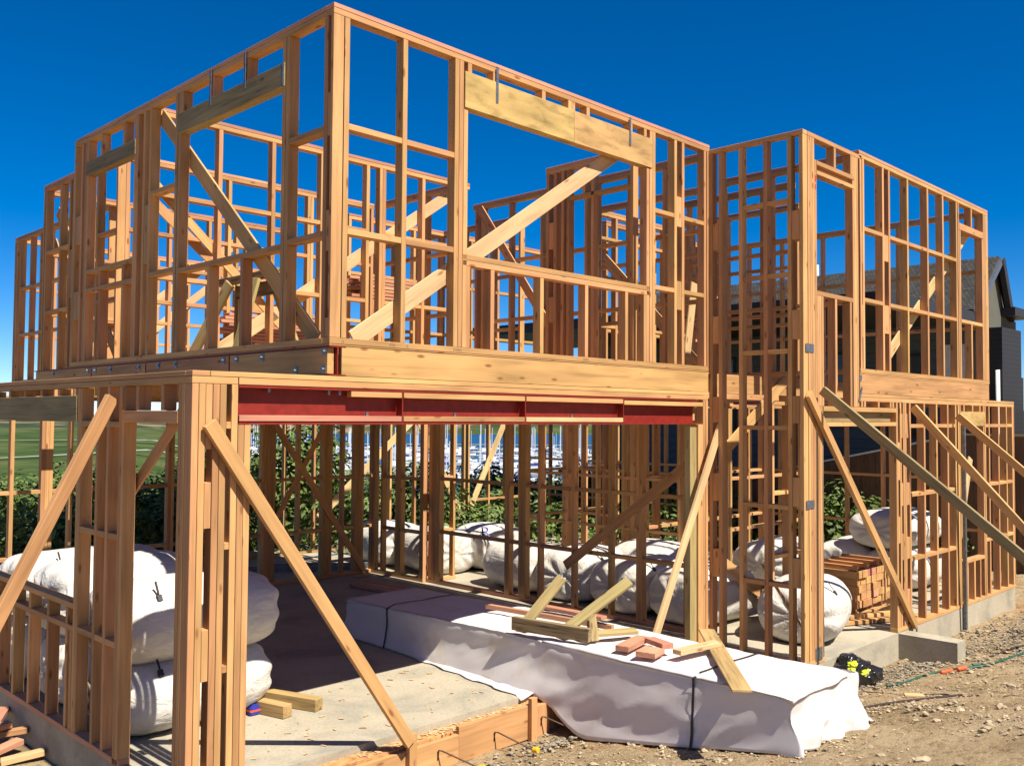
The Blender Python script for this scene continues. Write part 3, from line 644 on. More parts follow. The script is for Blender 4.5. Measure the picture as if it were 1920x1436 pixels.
# ------------------------------------------------------------------ props leaning on the outside
def prop(p0, p1, w, t, face, label, mat='pine'):
    return tag(plank('timber_prop', p0, p1, w, t, face, mat), label, 'prop', 'timber props bracing the frame from outside')
prop((.735, -.035, .0), (-.905, -.035, 2.36), .09, .045, (0, -1, 0), 'timber prop slanting across the garage opening from the lit corner post to the slab edge')
prop((4.84, -.10, 2.34), (3.45, -.10, -.10), .085, .035, (0, -1, 0), 'pale slim timber prop leaning against the right jamb of the garage opening', 'pale')
prop((4.80, -1.118, 2.66), (7.38, -1.118, .02), .09, .045, (0, -1, 0), 'timber prop slanting across the entry opening from the tall corner post', 'pine')
prop((5.04, -1.14, 2.70), (5.04, -4.13, gz(5.04, -4.13)), .09, .045, (1, 0, 0), 'longest prop, olive green treated timber running out from beside the tall corner post', 'green')
prop((7.30, -1.14, 2.56), (7.75, -3.2, gz(7.75, -3.2)), .09, .045, (1, 0, 0), 'timber prop on the right wing, between the olive green prop and the frame\'s ply lintel')
prop((8.72, -1.14, 2.47), (9.2, -3.6, gz(9.2, -3.6)), .09, .045, (1, 0, 0), 'rightmost timber prop, ending under the small ply lintel')
prop((-1.03, 1.15, 2.53), (-2.48, .75, -.15), .09, .045, (.3, -1, 0), 'stout timber prop against the shaded left wall of the garage')
tag(plank('timber_stick', (4.79, -.6, .95), (5.4, -1.0, -.1), .03, .02, (0, -1, 0), 'pale'), 'thin pale stick leaning low against the tall narrow wall frame', 'stick')

# ------------------------------------------------------------------ wrapped timber pack
X0, X1, Y0, Y1 = 2.335, 3.33, -2.25, 3.10
def packfn(u, v, w_):
    y = Y0+(Y1-Y0)*v; t = (y-Y0)/(Y1-Y0)
    zt = .50-.075*sstep(.3, 1, t)-.05*math.sin(min(1, t/.55)*math.pi)*.5; zb = gz(2.5, y)+.02 if y < .2 else .006
    qq = sstep(-.45, .21, y); zb = (gz(2.5, y)+.015)*(1-qq)+.006*qq
    flare = (1-w_)**1.5
    x = X0+(X1-X0)*u + .05*(t-.5)
    z = zb+(zt-zb)*w_
    bl = .5+noise.noise(Vector((y*1.1, 5, 0)))
    if u < .5: x -= flare*(.02+(.02+.05*bl)*sstep(-2.2, -.6, y)*(1-.6*sstep(1.5, 3, y)))*(1-2*u)
    if u > .5: x += flare*(.06)*(2*u-1)
    if v < .02: y -= (.16*flare+.03)*(.6+noise.noise(Vector((x*4, z*4, 1))))
    # rounded long edges
    if w_ == 1:
        z -= .030*max(0, 1-min(u, 1-u)/.09)**2+.05*max(0, 1-min(t, 1-t)/.03)**2
    elif w_ > .85: x += .02*(w_-.85)/.15*(1 if u < .5 else -1)
    p = Vector((x, y, z))
    side = 1-w_ if w_ < 1 else 0
    # drape folds: long sagging swags and a few creases along the sides, gentle crumples on top
    f2 = noise.noise(Vector((x*5, y*2.2, z*5)))
    sag = math.sin((z*9.0 + 1.4*noise.noise(Vector((y*.55, 2, 0))) + .8*math.sin(y*1.1))*1.6)
    tuck = noise.ridged_multi_fractal(Vector((y*1.3+z*2.6, z*1.6-y*.35, 4)), .9, 2.1, 2, .9, 2)-1.1
    if w_ < 1:
        m_ = math.sin(min(1, (1-w_)*1.25+.08)*math.pi*.5)
        k = .016*sag*m_*(.5+.8*noise.noise(Vector((y*.8, 7, 0))))+.018*max(-.5, tuck)*m_+.010*m_*(noise.ridged_multi_fractal(Vector((y*3.2+z*5, z*2.2, 8)), .9, 2.1, 2, .9, 2)-1)+.006*f2
        if u == 0: p.x -= k
        elif u == 1: p.x += k
        if v == 0: p.y -= k*1.9
        elif v == 1: p.y += k
    else:
        p.z += .007*(noise.ridged_multi_fractal(Vector((x*2.2, y*.9, 9)), .9, 2.1, 2, .9, 2)-1.0)+.006*f2
        p.z -= .012*max(0, noise.noise(Vector((y*7, u*3, 11))))
        if min(u, 1-u) < .04: p.x += (.012 if u > .5 else -.012)*noise.noise(Vector((y*6, 1, u)))
    return p
bm = lattice(30, 200, 22, packfn)
pk = bm_obj('timber_pack', bm, M['wrap'], smooth=True); tag(pk, 'long timber pack wrapped in white plastic sheet, lying from the dirt into the garage', 'timber pack')
def strapring(y, nm='strap'):
    bm = bmesh.new(); pts = []
    for (u, v) in [(0, k/6) for k in range(7)]+[(k/10, 1) for k in range(11)]+[(1, 1-k/6) for k in range(7)]:
        p = packfn(u, (y-Y0)/(Y1-Y0), v); off = Vector((-.008 if u == 0 else (.008 if u == 1 else 0), 0, .007 if v == 1 else 0)); pts.append(p+off)
    for a, b_ in zip(pts, pts[1:]):
        v = [bm.verts.new(q) for q in (a+Vector((0, -.011, 0)), a+Vector((0, .011, 0)), b_+Vector((0, .011, 0)), b_+Vector((0, -.011, 0)))]; bm.faces.new(v)
    bmesh.ops.recalc_face_normals(bm, faces=bm.faces)
    o = bm_obj(nm, bm, M['black'], pk); md = o.modifiers.new('thick', 'SOLIDIFY'); md.thickness = .002
for y in (-1.45, 2.35): strapring(y)
# loose skirt of sheet lying on the slab and at the near end
def skirt(pts_in, pts_out, n=6):
    bm = bmesh.new(); rows = []
    m_ = len(pts_in)
    for i in range(m_):
        a = Vector(pts_in[i]); b_ = Vector(pts_out[i]); rows.append([bm.verts.new(a.lerp(b_, k/n)+Vector((0, 0, .012*abs(noise.noise(Vector((i*.9, k*.8, 2))))))) for k in range(n+1)])
    for a, b_ in zip(rows, rows[1:]):
        for k in range(n): bm.faces.new((a[k], a[k+1], b_[k+1], b_[k]))
    bmesh.ops.recalc_face_normals(bm, faces=bm.faces)
    o = bm_obj('loose_sheet', bm, M['wrap'], pk, smooth=True); md = o.modifiers.new('thick', 'SOLIDIFY'); md.thickness = .004; return o
skirt([(2.31, .16+.085*i, .020) for i in range(20)], [(2.11+.02*math.sin(i*1.3)+.0085*i, .16+.085*i+.015*math.sin(i*2.1), .006 if i > 0 else -.02) for i in range(20)])
skirt([(3.27, -2.27+.09*i, gz(3.3, -2.27+.09*i)+.06) for i in range(9)], [(3.33+.27*math.sin((i+.6)/9*math.pi)+.03*math.sin(i*2), -2.36+.09*i, gz(3.5, -2.3+.09*i)+.022) for i in range(9)])

# boards on the pack
ZP = .503
tag(plank('timber_length', (2.95, -.17, ZP+.024), (2.78, 1.30, ZP+.026), .045, .045, (0, 0, 1), 'pink'), 'pinkish timber length lying along the white pack behind the trestle', 'timber')
tag(plank('timber_length', (3.22, .15, ZP+.020), (3.18, 1.0, ZP+.024), .09, .03, (0, 0, 1), 'pink'), 'flat pink board end showing on the far edge of the white pack', 'timber')
th = empty('trestle', (2.4, .1, ZP), 'old muddy sawhorse lying upside down on the white pack with legs in the air', 'sawhorse')
plank('top_beam', (2.32, .47, ZP+.060), (2.45, -.32, ZP+.060), .115, .06, (-1, -.15, 0), 'old', th)
plank('leg', (2.40, .38, ZP+.07), (2.74, .26, ZP+.44), .10, .03, (-.7, -.25, .55), 'khaki', th)
plank('leg', (2.46, -.05, ZP+.07), (2.97, -.34, ZP+.46), .10, .03, (-.55, -.3, .75), 'khaki', th)
plank('leg', (2.52, -.26, ZP+.05), (2.96, -.42, ZP+.035), .09, .03, (0, -.2, 1), 'khaki', th)
bm = bmesh.new(); tri = [bm.verts.new(p) for p in ((2.48, -.30, ZP+.0), (2.56, -.33, ZP+.0), (2.55, -.30, ZP+.22), (2.49, -.28, ZP+.17))]; bm.faces.new(tri)
g_ = bmesh.ops.extrude_face_region(bm, geom=bm.faces[:]); bmesh.ops.translate(bm, verts=[v for v in g_['geom'] if isinstance(v, bmesh.types.BMVert)], vec=(.01, .04, 0)); bmesh.ops.recalc_face_normals(bm, faces=bm.faces)
bm_obj('gusset', bm, M['khaki'], th)
def off(p0, p1, w, t, mat, label): tag(plank('timber_offcut', p0, p1, w, t, (0, 0, 1), mat), label, 'offcut', 'offcuts on the white pack')
off((2.40, -.70, ZP+.024), (2.82, -.60, ZP+.024), .12, .045, 'pink', 'longest pink timber offcut of the three beside the upturned sawhorse')
off((2.80, -.68, ZP+.030), (2.62, -1.00, ZP+.060), .10, .042, 'pink', 'pink timber offcut propped on the small square one on the white pack')
off((2.38, -.95, ZP+.022), (2.58, -.90, ZP+.022), .17, .045, 'pink', 'small square reddish timber offcut nearest the front of the white pack')
off((2.54, -1.14, ZP+.050), (3.04, -1.20, ZP+.050), .09, .04, 'pale', 'pale timber offcut resting across the yellowish plank')
tag(plank('loose_plank', (3.52, -.78, ZP+.015), (2.05, -2.02, ZP+.028), .14, .02, (0, 0, 1), 'post'), 'yellowish plank laid across the white pack and overhanging its side', 'plank')

# ------------------------------------------------------------------ white insulation bags
_bagmesh = {}
def bagmesh(seed, lx, ly, lz):
    def fn(u, v, w_):
        p = Vector((u*2-1, v*2-1, w_*2-1)); q = p/ max(abs(p.x), abs(p.y), abs(p.z), 1e-6)
        r = max(abs(p.x), abs(p.y), abs(p.z))
        n_ = p.normalized() if p.length else p
        ryz = (abs(n_.y)**2.5+abs(n_.z)**2.5)**(1/2.5)
        k = (abs(n_.x)**4.6+ryz**4.6)**(-1/4.6)
        s = n_*k
        P = Vector((s.x*lx/2, s.y*ly/2, s.z*lz/2))
        nn = P.normalized()
        end = abs(s.x)
        # puckers radiating from the tied ends
        ang = math.atan2(s.z, s.y)
        P += nn*(.016*end**6*math.sin(ang*9+seed)+.022*noise.noise(P*2.4+Vector((seed, 0, 0)))+.013*noise.ridged_multi_fractal(Vector((P.x*1.6+seed, P.y*3.6, P.z*3.6)), .9, 2.2, 3, .9, 2)-.010)
        for cx_ in (-.28, .28):
            dd = abs(P.x/lx-cx_); P -= nn*.008*max(0, 1-dd/.035)
        P.z = max(P.z, -lz/2*.94)
        return P
    bm = lattice(48, 30, 26, fn)
    me = bpy.data.meshes.new('bag'); bm.to_mesh(me); bm.free()
    for p in me.polygons: p.use_smooth = True
    me.materials.append(M['bag']); return me
def ringstrap(lx, ly, lz, xx, parent, mw, seed):
    bm = bmesh.new(); prev = None; e = 2.9; rows = []
    for k in range(41):
        a = k/40*math.tau; c, s = math.cos(a), math.sin(a)
        q = (abs(c)**e+abs(s)**e)**(-1/e)*(1-abs(2*xx)**e)**(1/e)
        y, z = c*q*ly/2*1.0, s*q*lz/2*1.0
        rows.append([bm.verts.new((xx*lx+dx, y*1.0, max(z, -lz/2*.94))) for dx in (-.006, .006)])
    for a, b_ in zip(rows, rows[1:]): bm.faces.new((a[0], a[1], b_[1], b_[0]))
    o = bm_obj('strap', bm, M['black'], parent, mw); md = o.modifiers.new('thick', 'SOLIDIFY'); md.thickness = .012; md.offset = 0
BG = 'white insulation bags stored in the frame'
bcount = [0]
def bag(x, y, z, lx, ly, lz, rz, label, tilt=0, ring=False):
    bcount[0] += 1; sd = bcount[0]*1.7
    mw = Matrix.Translation((x, y, z+lz*.47)) @ Matrix.Rotation(R(rz), 4, 'Z') @ Matrix.Rotation(R(tilt), 4, 'X')
    o = mesh_obj('insulation_bag', bagmesh(sd, lx, ly, lz), None, None, mw); tag(o, label, 'bag', BG)
    if ring: ringstrap(lx, ly, lz, -.28, o, mw, sd)
    bm = bmesh.new(); bm_box(bm, (-.022, -.03, -.010), (.022, .03, .010)); bm_box(bm, (-.008, .03, -.004), (.008, .14, .004)); bmesh.ops.bevel(bm, geom=bm.edges[:], offset=.006, segments=1, affect='EDGES')
    bm_obj('buckle', bm, M['black'], o, mw @ Matrix.Translation((-.28*lx+.01, -ly*.40, lz*.36)) @ Matrix.Rotation(R(55), 4, 'X'))
bag(-.20, 1.74, 0, 1.30, .95, .58, 2, 'lower white bag of the front stack behind the garage corner post')
bag(-.17, 1.76, .52, 1.38, 1.0, .62, -1, 'upper white bag of the front stack behind the garage corner post')
bag(-.24, 2.76, 0, 1.25, .95, .60, 0, 'lower white bag of the second stack, seen between the low window studs')
bag(-.22, 2.86, .55, 1.30, .98, .64, 2, 'upper white bag of the second stack, sunlit behind the left prop')
bag(-.24, 3.85, 0, 1.25, .95, .60, 0, 'lower white bag of the third stack along the garage left wall')
bag(-.15, 3.90, .55, 1.4, 1.0, .58, 3, 'shaded upper white bag farthest back in the left stack')
bag(.45, 5.3, 0, 1.9, 1.0, .75, 3, 'shaded white bag at the back of the garage left wall')
bag(5.95, 3.75, 0, 1.25, .95, .66, 82, 'farthest white bag in the row behind the garage right wall')
bag(6.05, 2.80, 0, 1.15, 1.1, .68, 12, 'second farthest white bag in the row behind the garage right wall', ring=True)
bag(5.98, 1.80, 0, 1.2, 1.0, .68, 5, 'white bag with looped black strap in the middle of the garage right row', ring=True)
bag(5.98, .85, 0, 1.2, .98, .68, -4, 'nearest white bag in the row behind the garage right wall', ring=True)
bag(6.9, 2.2, .0, 1.2, 1.0, .75, 85, 'white bag lying behind the middle of the garage right row')
bag(6.8, 5.45, 0, 1.0, 1.15, .72, 80, 'round white bag with blue marking beyond the narrow sunlit frame')
bag(5.95, 5.75, 0, 1.1, 1.0, .70, 85, 'half shaded white bag left of the narrow sunlit frame')
bag(5.9, 6.9, 0, 1.1, 1.0, .70, 85, 'shaded white bag behind the two beside the narrow sunlit frame')
bag(6.15, -.38, 0, 1.30, .92, .66, 18, 'sunlit white bag bulging out beside the tall entry corner post', ring=True)
bag(9.0, 1.55, 0, 1.5, 1.0, .66, 10, 'white bag lying behind the stacked timber in the right wing')
bag(10.2, .9, 0, 1.5, 1.0, .62, 4, 'lower white bag at the back of the right wing')
bag(10.15, .12, 0, 1.3, .95, .58, 3, 'lower white bag in the right wing, just behind the small window')
bag(10.15, .25, .56, 1.35, 1.0, .56, -3, 'upper white bag in the right wing, just behind the small window')

bgr = [o for o in COL.objects if o.get('label', '').startswith('round white bag with blue')][0]
fc_ = bpy.data.curves.new('marker_lettering', 'FONT'); fc_.body = 'R'; fc_.size = .26; fc_.extrude = .002; fc_.align_x = 'CENTER'
tmpo = bpy.data.objects.new('tmp', fc_); me_ = bpy.data.meshes.new_from_object(tmpo); me_.materials.clear(); me_.materials.append(M['navy']); bpy.data.objects.remove(tmpo)
mesh_obj('marker_lettering', me_, None, bgr, Matrix.Translation((6.28, 4.98, .565)) @ Matrix.Rotation(R(-38), 4, 'Z') @ Matrix.Rotation(R(52), 4, 'X'))
# ------------------------------------------------------------------ loose things on the slab
tag(plank('treated_post', (.28, 1.55, .051), (.40, 1.10, .051), .10, .10, (0, 0, 1), 'post'), 'short stubby treated timber block beside the white bags', 'timber block')
tag(plank('treated_post', (.45, 1.72, .051), (.68, 1.08, .051), .10, .10, (0, 0, 1), 'post'), 'longer brown treated timber block lying on the slab edge of the shadow', 'timber block')
e = empty('toolbox', (.24, 1.36, 0), 'small blue and red plastic box on the slab against the bag', 'box')
bm = bmesh.new(); bm_box(bm, (.20, 1.33, 0), (.29, 1.40, .07)); bmesh.ops.bevel(bm, geom=bm.edges[:], offset=.008, segments=2, affect='EDGES'); bm_obj('body', bm, M['navy'], e)
bm = bmesh.new(); bm_box(bm, (.198, 1.328, .03), (.292, 1.402, .045)); bm_obj('band', bm, M['orange'], e)
bm = bmesh.new(); bm_box(bm, (.22, 1.345, .07), (.27, 1.385, .085)); bm_obj('lid', bm, M['navy'], e)
# ladder on the slab at the back
ld = empty('ladder', (4.5, 7.2, 0), 'aluminium ladder lying on the dark slab at the back of the garage', 'ladder')
for dx in (0, .4): plank('rail', (3.6+dx, 7.6, .05), (5.0+dx, 5.4+1.2, .05), .08, .03, (1, .6, 0), 'galv', ld)
for k in range(6): plank('rung', (3.75+k*.22, 7.6-k*.157-.03, .05), (4.12+k*.22, 7.6-k*.157-.03, .05), .03, .03, (0, 0, 1), 'galv', ld)
# timber lying in the garage
for k in range(3):
    tag(plank('timber_length', (4.15+k*.12, 5.5, .03), (4.55+k*.12, 1.0+k*.4, .03), .09, .045, (0, 0, 1), 'pink'), ['pink timber length on the slab right beside the far end of the white pack', 'middle one of three pink timber lengths lying on the garage slab', 'pink timber length on the slab nearest the garage right wall'][k], 'timber', 'timber lengths lying on the garage slab')
tag(plank('timber_offcut', (4.62, 6.1, .02), (4.85, 6.0, .02), .06, .03, (0, 0, 1), 'pale'), 'small pale offcut catching the sun at the back of the garage', 'offcut')
# timber stack in the right wing
stk = empty('timber_stack', (8.0, -.1, 0), 'square stack of short orange timber blocks inside the right wing entry', 'timber stack')
for l in range(5):
    for k in range(8):
        x = 7.35+k*.15+random.uniform(-.012, .012)
        piece('timber_block', (x, -.42+random.uniform(-.02, .02), .11+l*.09), (x+.143, .25+random.uniform(-.02, .03), .11+l*.09+.088), 'pine' if random.random() < .9 else 'pink', stk, 'y')
for k in range(4): piece('timber_block', (7.4+k*.3, -.40, .562), (7.445+k*.3, .22, .62), 'pine', stk, 'y')
piece('bearer', (7.3, -.35, .0), (8.6, -.26, .108), 'pine', stk); piece('bearer', (7.3, .1, .0), (8.6, .19, .108), 'pine', stk)
for k, (p0, p1, lb) in enumerate((((6.55, -.35, .03), (7.9, -.95, .03), 'bottom timber length on the slab in front of the orange timber stack'), ((6.6, -.28, .075), (7.8, -.80, .075), 'upper timber length on the slab in front of the orange timber stack'), ((6.9, -.2, .03), (8.3, -.5, .03), 'timber length on the slab closest to the orange timber stack'))):
    tag(plank('timber_length', p0, p1, .09, .045, (0, 0, 1), 'pine'), lb, 'timber', 'timber lengths lying inside the entry')
# black and lime rubbish bag
rb = empty('rubbish_bag', (5.75, -1.35, -.2), 'black and lime yellow plastic bag slumped by the entry step', 'bag')
def blob(nm, c, s, mat, seed, parent, amp=.16):
    def fn(u, v, w_):
        p = Vector((u*2-1, v*2-1, w_*2-1)).normalized(); k = (abs(p.x)**3+abs(p.y)**3+abs(p.z)**3)**(-1/3); p = p*k
        r = 1+amp*noise.noise(p*1.7+Vector((seed, 0, 0)))+.09*(noise.ridged_multi_fractal(p*1.9+Vector((0, seed, 0)), .9, 2.2, 3, .9, 2)-1)
        return Vector((c[0]+p.x*s[0]*r, c[1]+p.y*s[1]*r, c[2]+max(p.z, -.85)*s[2]*r))
    return bm_obj(nm, lattice(16, 16, 12, fn), M[mat], parent, smooth=True)
blob('body', (5.52, -1.22, -.14), (.20, .15, .13), 'bin', 3, rb, .22); blob('fold', (5.66, -1.34, -.17), (.15, .09, .08), 'bin', 5, rb, .25); blob('fold', (5.50, -1.17, -.03), (.10, .07, .07), 'bin', 9, rb, .3)
blob('lime_panel', (5.385, -1.27, -.13), (.05, .045, .07), 'lime', 8, rb, .2); blob('lime_panel', (5.44, -1.26, -.04), (.07, .05, .025), 'lime', 12, rb, .3); blob('lime_panel', (5.50, -1.33, -.12), (.08, .05, .035), 'lime', 15, rb, .3)
# hose and cables on the dirt
def onground(pts, dz=.012): 
    out = []
    for i in range(len(pts)-1):
        for k in range(8):
            t = k/8; x = pts[i][0]*(1-t)+pts[i+1][0]*t; y = pts[i][1]*(1-t)+pts[i+1][1]*t; out.append((x, y, gz(x, y)+dz))
    out.append((*pts[-1], gz(*pts[-1])+dz)); return out
hz = empty('garden_hose', (6.5, -1.8, -.2), 'green hose with orange fittings lying on the dirt past the concrete stub wall', 'hose')
tube('hose_pipe', onground([(5.55, -1.55), (5.9, -1.62), (6.25, -1.66), (6.55, -1.78), (6.6, -1.9), (6.75, -2.02), (7.0, -2.12), (7.4, -2.2), (8.2, -2.35), (9.2, -2.5), (10.5, -2.6)]), .013, 'hose', hz)
tube('fitting', onground([(6.28, -1.80), (6.42, -1.86)], .03), .02, 'orange', hz); tube('fitting', onground([(6.46, -1.90), (6.56, -1.95)], .03), .022, 'orange', hz)
tube('hose_loop', onground([(6.56, -1.95), (6.75, -2.08), (6.82, -2.02), (6.75, -1.95)], .02), .012, 'hose', hz)
tag(tube('cable', onground([(8.4, -1.75), (8.9, -1.8), (9.6, -1.95), (10.6, -2.1), (12, -2.3)]), .012, 'wire'), 'dark cable snaking over the dirt by the far concrete footing', 'cable')
tag(tube('cable', onground([(7.3, -1.95), (7.8, -2.0), (8.6, -2.25), (9.6, -2.5), (11, -2.7)]), .012, 'wire'), 'dark cable lying on grey rubble right of the concrete stub wall', 'cable')
tag(tube('cable', onground([(3.75, -2.05), (4.1, -2.15), (4.5, -2.28), (5.0, -2.45)]), .010, 'wire'), 'dark cable half buried in dirt beside the end of the white pack', 'cable')
tag(plank('timber_offcut', (4.85, -2.0, gz(4.9, -2)+.02), (4.95, -2.14, gz(4.9, -2)+.02), .07, .02, (0, 0, 1), 'pale'), 'pale wood chip lying alone on the open dirt', 'offcut')
for i, (x, y, s) in enumerate(((4.05, -3.05, .05), (4.6, -3.75, .06), (5.6, -3.3, .045))):
    stones('stone', [(x, y, gz(x, y)+.015, s)], M['stone'], None, ['round pale stone left of the others on the open dirt', 'flat pale stone near the bottom edge of the open dirt', 'pale stone farthest right on the open dirt'][i], 'stone')
bmw = bmesh.new(); rw = random.Random(5)
for i in range(420):
    if i < 200: x, y, z = rw.uniform(-.5, 2.1), rw.uniform(.25, 3.5), .001
    else: x, y = rw.uniform(.4, 2.2), rw.gauss(.13, .03); z = -.052
    a = rw.random()*6.3; L_ = rw.uniform(.008, .030); W_ = L_*rw.uniform(.2, .6)
    ca, sa = math.cos(a), math.sin(a); q = [bmw.verts.new((x+dx*ca-dy*sa, y+dx*sa+dy*ca, z+.002+.003*rw.random())) for dx, dy in ((-L_, -W_), (L_, -W_), (L_, W_), (-L_, W_))]; bmw.faces.new(q)
tag(bm_obj('wood_shavings', bmw, M['pale']), 'fine wood shavings scattered over the garage slab', 'shavings', kind='stuff')
# offcut pile at bottom left
for i, (x, y, z, L_, a, mt, lb) in enumerate(((-1.25, 2.60, -.24, .35, 20, 'pink', 'front offcut of the pile by the garage left footing'), (-1.12, 2.85, -.20, .3, -30, 'pine', 'middle offcut of the pile by the garage left footing'), (-1.30, 2.85, -.15, .4, 5, 'pink', 'long offcut on top of the pile by the garage left footing'), (-1.10, 3.15, -.14, .3, 60, 'pink', 'dark red offcut of the pile touching the footing'), (-1.15, 2.40, -.27, .3, -15, 'pale', 'pale offcut lying loose in front of the footing pile'))):
    dx, dy = math.cos(R(a))*L_/2, math.sin(R(a))*L_/2
    tag(plank('timber_offcut', (x-dx, y-dy, z), (x+dx, y+dy, z+.03), .09, .045, (.1, 0, 1), mt), lb, 'offcut', 'offcut pile by the garage left footing')

# ------------------------------------------------------------------ upstairs stacks and trestle
us = empty('timber_stack', (4.6, 5.2, 2.9), 'stack of reddish timber lengths lying on trestles upstairs', 'timber stack')
for l in range(6):
    for k in range(3):
        a = random.uniform(-.15, .1)
        plank('timber_length', (3.9+a, 5.15+k*.1, 4.08+l*.05), (5.15+a+random.uniform(-.15, .15), 5.2+k*.1, 4.10+l*.05), .09, .042, (0, 0, 1), 'pink' if random.random() < .7 else 'pine', us)
for x in (4.1, 5.0): piece('support', (x, 5.1, 2.9), (x+.09, 5.19, 4.05), 'pine', us)
s2 = empty('timber_stack', (2.3, 4.4, 2.9), 'low stack of pink weatherboards upstairs beside the shaded trestle', 'timber stack')
for l in range(9): plank('timber_length', (1.55+.05*(l % 3), 4.55, 3.25+l*.042), (2.9+.04*((l*7) % 5), 4.55, 3.25+l*.042), .14, .036, (0, 0, 1), 'pink', s2)
for x in (1.8, 2.6): piece('support', (x, 4.5, 2.9), (x+.09, 4.6, 3.23), 'pine', s2)
t2 = empty('trestle', (.6, 2.2, 2.9), 'weathered grey trestle standing upstairs behind the left wall', 'trestle')
plank('top_beam', (.6, 2.78, 3.66), (.62, 1.66, 3.67), .10, .055, (0, 0, 1), 'old', t2)
plank('leg', (.55, 2.44, 3.63), (.40, 2.92, 2.91), .12, .03, (-1, 0, -.2), 'khaki', t2); plank('leg', (.55, 1.97, 3.63), (.40, 2.06, 2.91), .12, .03, (-1, 0, -.2), 'khaki', t2)
plank('leg', (.67, 2.50, 3.63), (.85, 2.85, 2.91), .10, .03, (1, 0, -.2), 'old', t2); plank('leg', (.67, 1.90, 3.63), (.85, 1.70, 2.91), .10, .03, (1, 0, -.2), 'khaki', t2)
plank('apron', (.655, 2.5, 3.55), (.655, 1.75, 3.55), .13, .02, (-1, 0, 0), 'old', t2)

# ------------------------------------------------------------------ neighbouring house and fence
def shingle():
    m, t, b = newmat('dark_roof_shingles', .85, .2)
    tc = N(t, 'ShaderNodeTexCoord'); mp = N(t, 'ShaderNodeMapping'); mp.inputs['Rotation'].default_value = (0, 0, R(90)); t.links.new(tc.outputs['Object'], mp.inputs[0])
    br_ = N(t, 'ShaderNodeTexBrick'); br_.inputs['Scale'].default_value = 6; br_.inputs['Color1'].default_value = (0.055, 0.055, 0.052, 1); br_.inputs['Color2'].default_value = (0.10, 0.095, 0.085, 1); br_.inputs['Mortar'].default_value = (.02, .02, .02, 1); br_.inputs['Mortar Size'].default_value = .04; br_.inputs['Row Height'].default_value = .35
    t.links.new(mp.outputs[0], br_.inputs['Vector']); n = N(t, 'ShaderNodeTexNoise'); n.inputs['Scale'].default_value = 9; t.links.new(tc.outputs['Object'], n.inputs['Vector'])
    mx = N(t, 'ShaderNodeMix'); mx.data_type = 'RGBA'; mx.blend_type = 'MULTIPLY'; mx.inputs[0].default_value = .6; t.links.new(br_.outputs[0], mx.inputs[6]); t.links.new(n.outputs[0], mx.inputs[7]); t.links.new(mx.outputs[2], b.inputs['Base Color'])
    return m
M['roof'] = shingle()
def boardmat(name, c, n_, axis='Z', dark=.6):
    m, t, b = newmat(name, .6, .25); tc = N(t, 'ShaderNodeTexCoord'); s = N(t, 'ShaderNodeSeparateXYZ'); t.links.new(tc.outputs['Object'], s.inputs[0])
    mu = N(t, 'ShaderNodeMath'); mu.operation = 'MULTIPLY'; mu.inputs[1].default_value = n_; t.links.new(s.outputs[axis], mu.inputs[0]); fr = N(t, 'ShaderNodeMath'); fr.operation = 'FRACT'; t.links.new(mu.outputs[0], fr.inputs[0])
    rp = ramp(t, [(0, sca(c, dark)), (.06, sca(c, dark)), (.10, c), (1, sca(c, .92))]); t.links.new(fr.outputs[0], rp.inputs[0]); t.links.new(rp.outputs[0], b.inputs['Base Color']); return m
M['blueboard'] = boardmat('blue_grey_weatherboard', (0.10, 0.125, 0.15), 5)
M['greywall'] = plain('shade_darkened_grey_green_render', (0.11, 0.11, 0.09), .85, .2, nscale=5, namp=.06)  # grey green wall; shade on the gable is put into this darkened base colour
M['ledge'] = boardmat('dark_stacked_stone', (0.03, 0.03, 0.033), 11, dark=.35)
M['whitetrim'] = plain('white_painted_trim', (0.75, 0.76, 0.76), .5, .3)
M['darktrim'] = plain('dark_fascia', (0.03, 0.03, 0.032), .5, .3)
m, t, b = newmat('dark_window_glass', .08, .6); b.inputs['Base Color'].default_value = (0.02, 0.03, 0.04, 1); M['glass'] = m
nh = empty('neighbouring_house', (19, 6, .2), 'neighbouring house with dark shingle gable roof and blue grey cladding', 'house')
boxes('wall', [((15.45, .95, -.2), (17.8, 10.5, 4.45))], 'blueboard', nh)
bm = bmesh.new()
rx, rz, ex0, ex1, ez, ya, yb = 16.5, 5.66, 15.0, 17.35, 4.46, .72, 9.4
for (ex, s) in ((ex0, 1), (ex1, -1)):
    q = [bm.verts.new(p) for p in ((ex, ya, ez), (ex, 10.95, ez), (rx, yb, rz), (rx, ya, rz))]; bm.faces.new(q if s > 0 else q[::-1])
q = [bm.verts.new(p) for p in ((ex0, 10.95, ez), (ex1, 10.95, ez), (rx, yb, rz))]; bm.faces.new(q)
bmesh.ops.recalc_face_normals(bm, faces=bm.faces)
ro = bm_obj('roof', bm, M['roof'], nh); md = ro.modifiers.new('thick', 'SOLIDIFY'); md.thickness = .08; md.offset = -1
boxes('fascia', [((10.953, .70, 4.26), (15.0, 10.95, 4.47)), ((15.01, .74, 4.34), (15.45, 10.95, 4.38))], 'darktrim', ro)
bm = bmesh.new()
q = [bm.verts.new(p) for p in ((15.45, .82, -.2), (17.8, .82, -.2), (17.8, .82, 4.5), (17.2, .82, 4.5), (rx, .82, rz-.12), (15.45, .82, 4.72))]; bm.faces.new(q)
g_ = bmesh.ops.extrude_face_region(bm, geom=bm.faces[:]); bmesh.ops.translate(bm, verts=[v for v in g_['geom'] if isinstance(v, bmesh.types.BMVert)], vec=(0, .12, 0)); bmesh.ops.recalc_face_normals(bm, faces=bm.faces)
gw = bm_obj('gable_wall', bm, M['greywall'], nh)
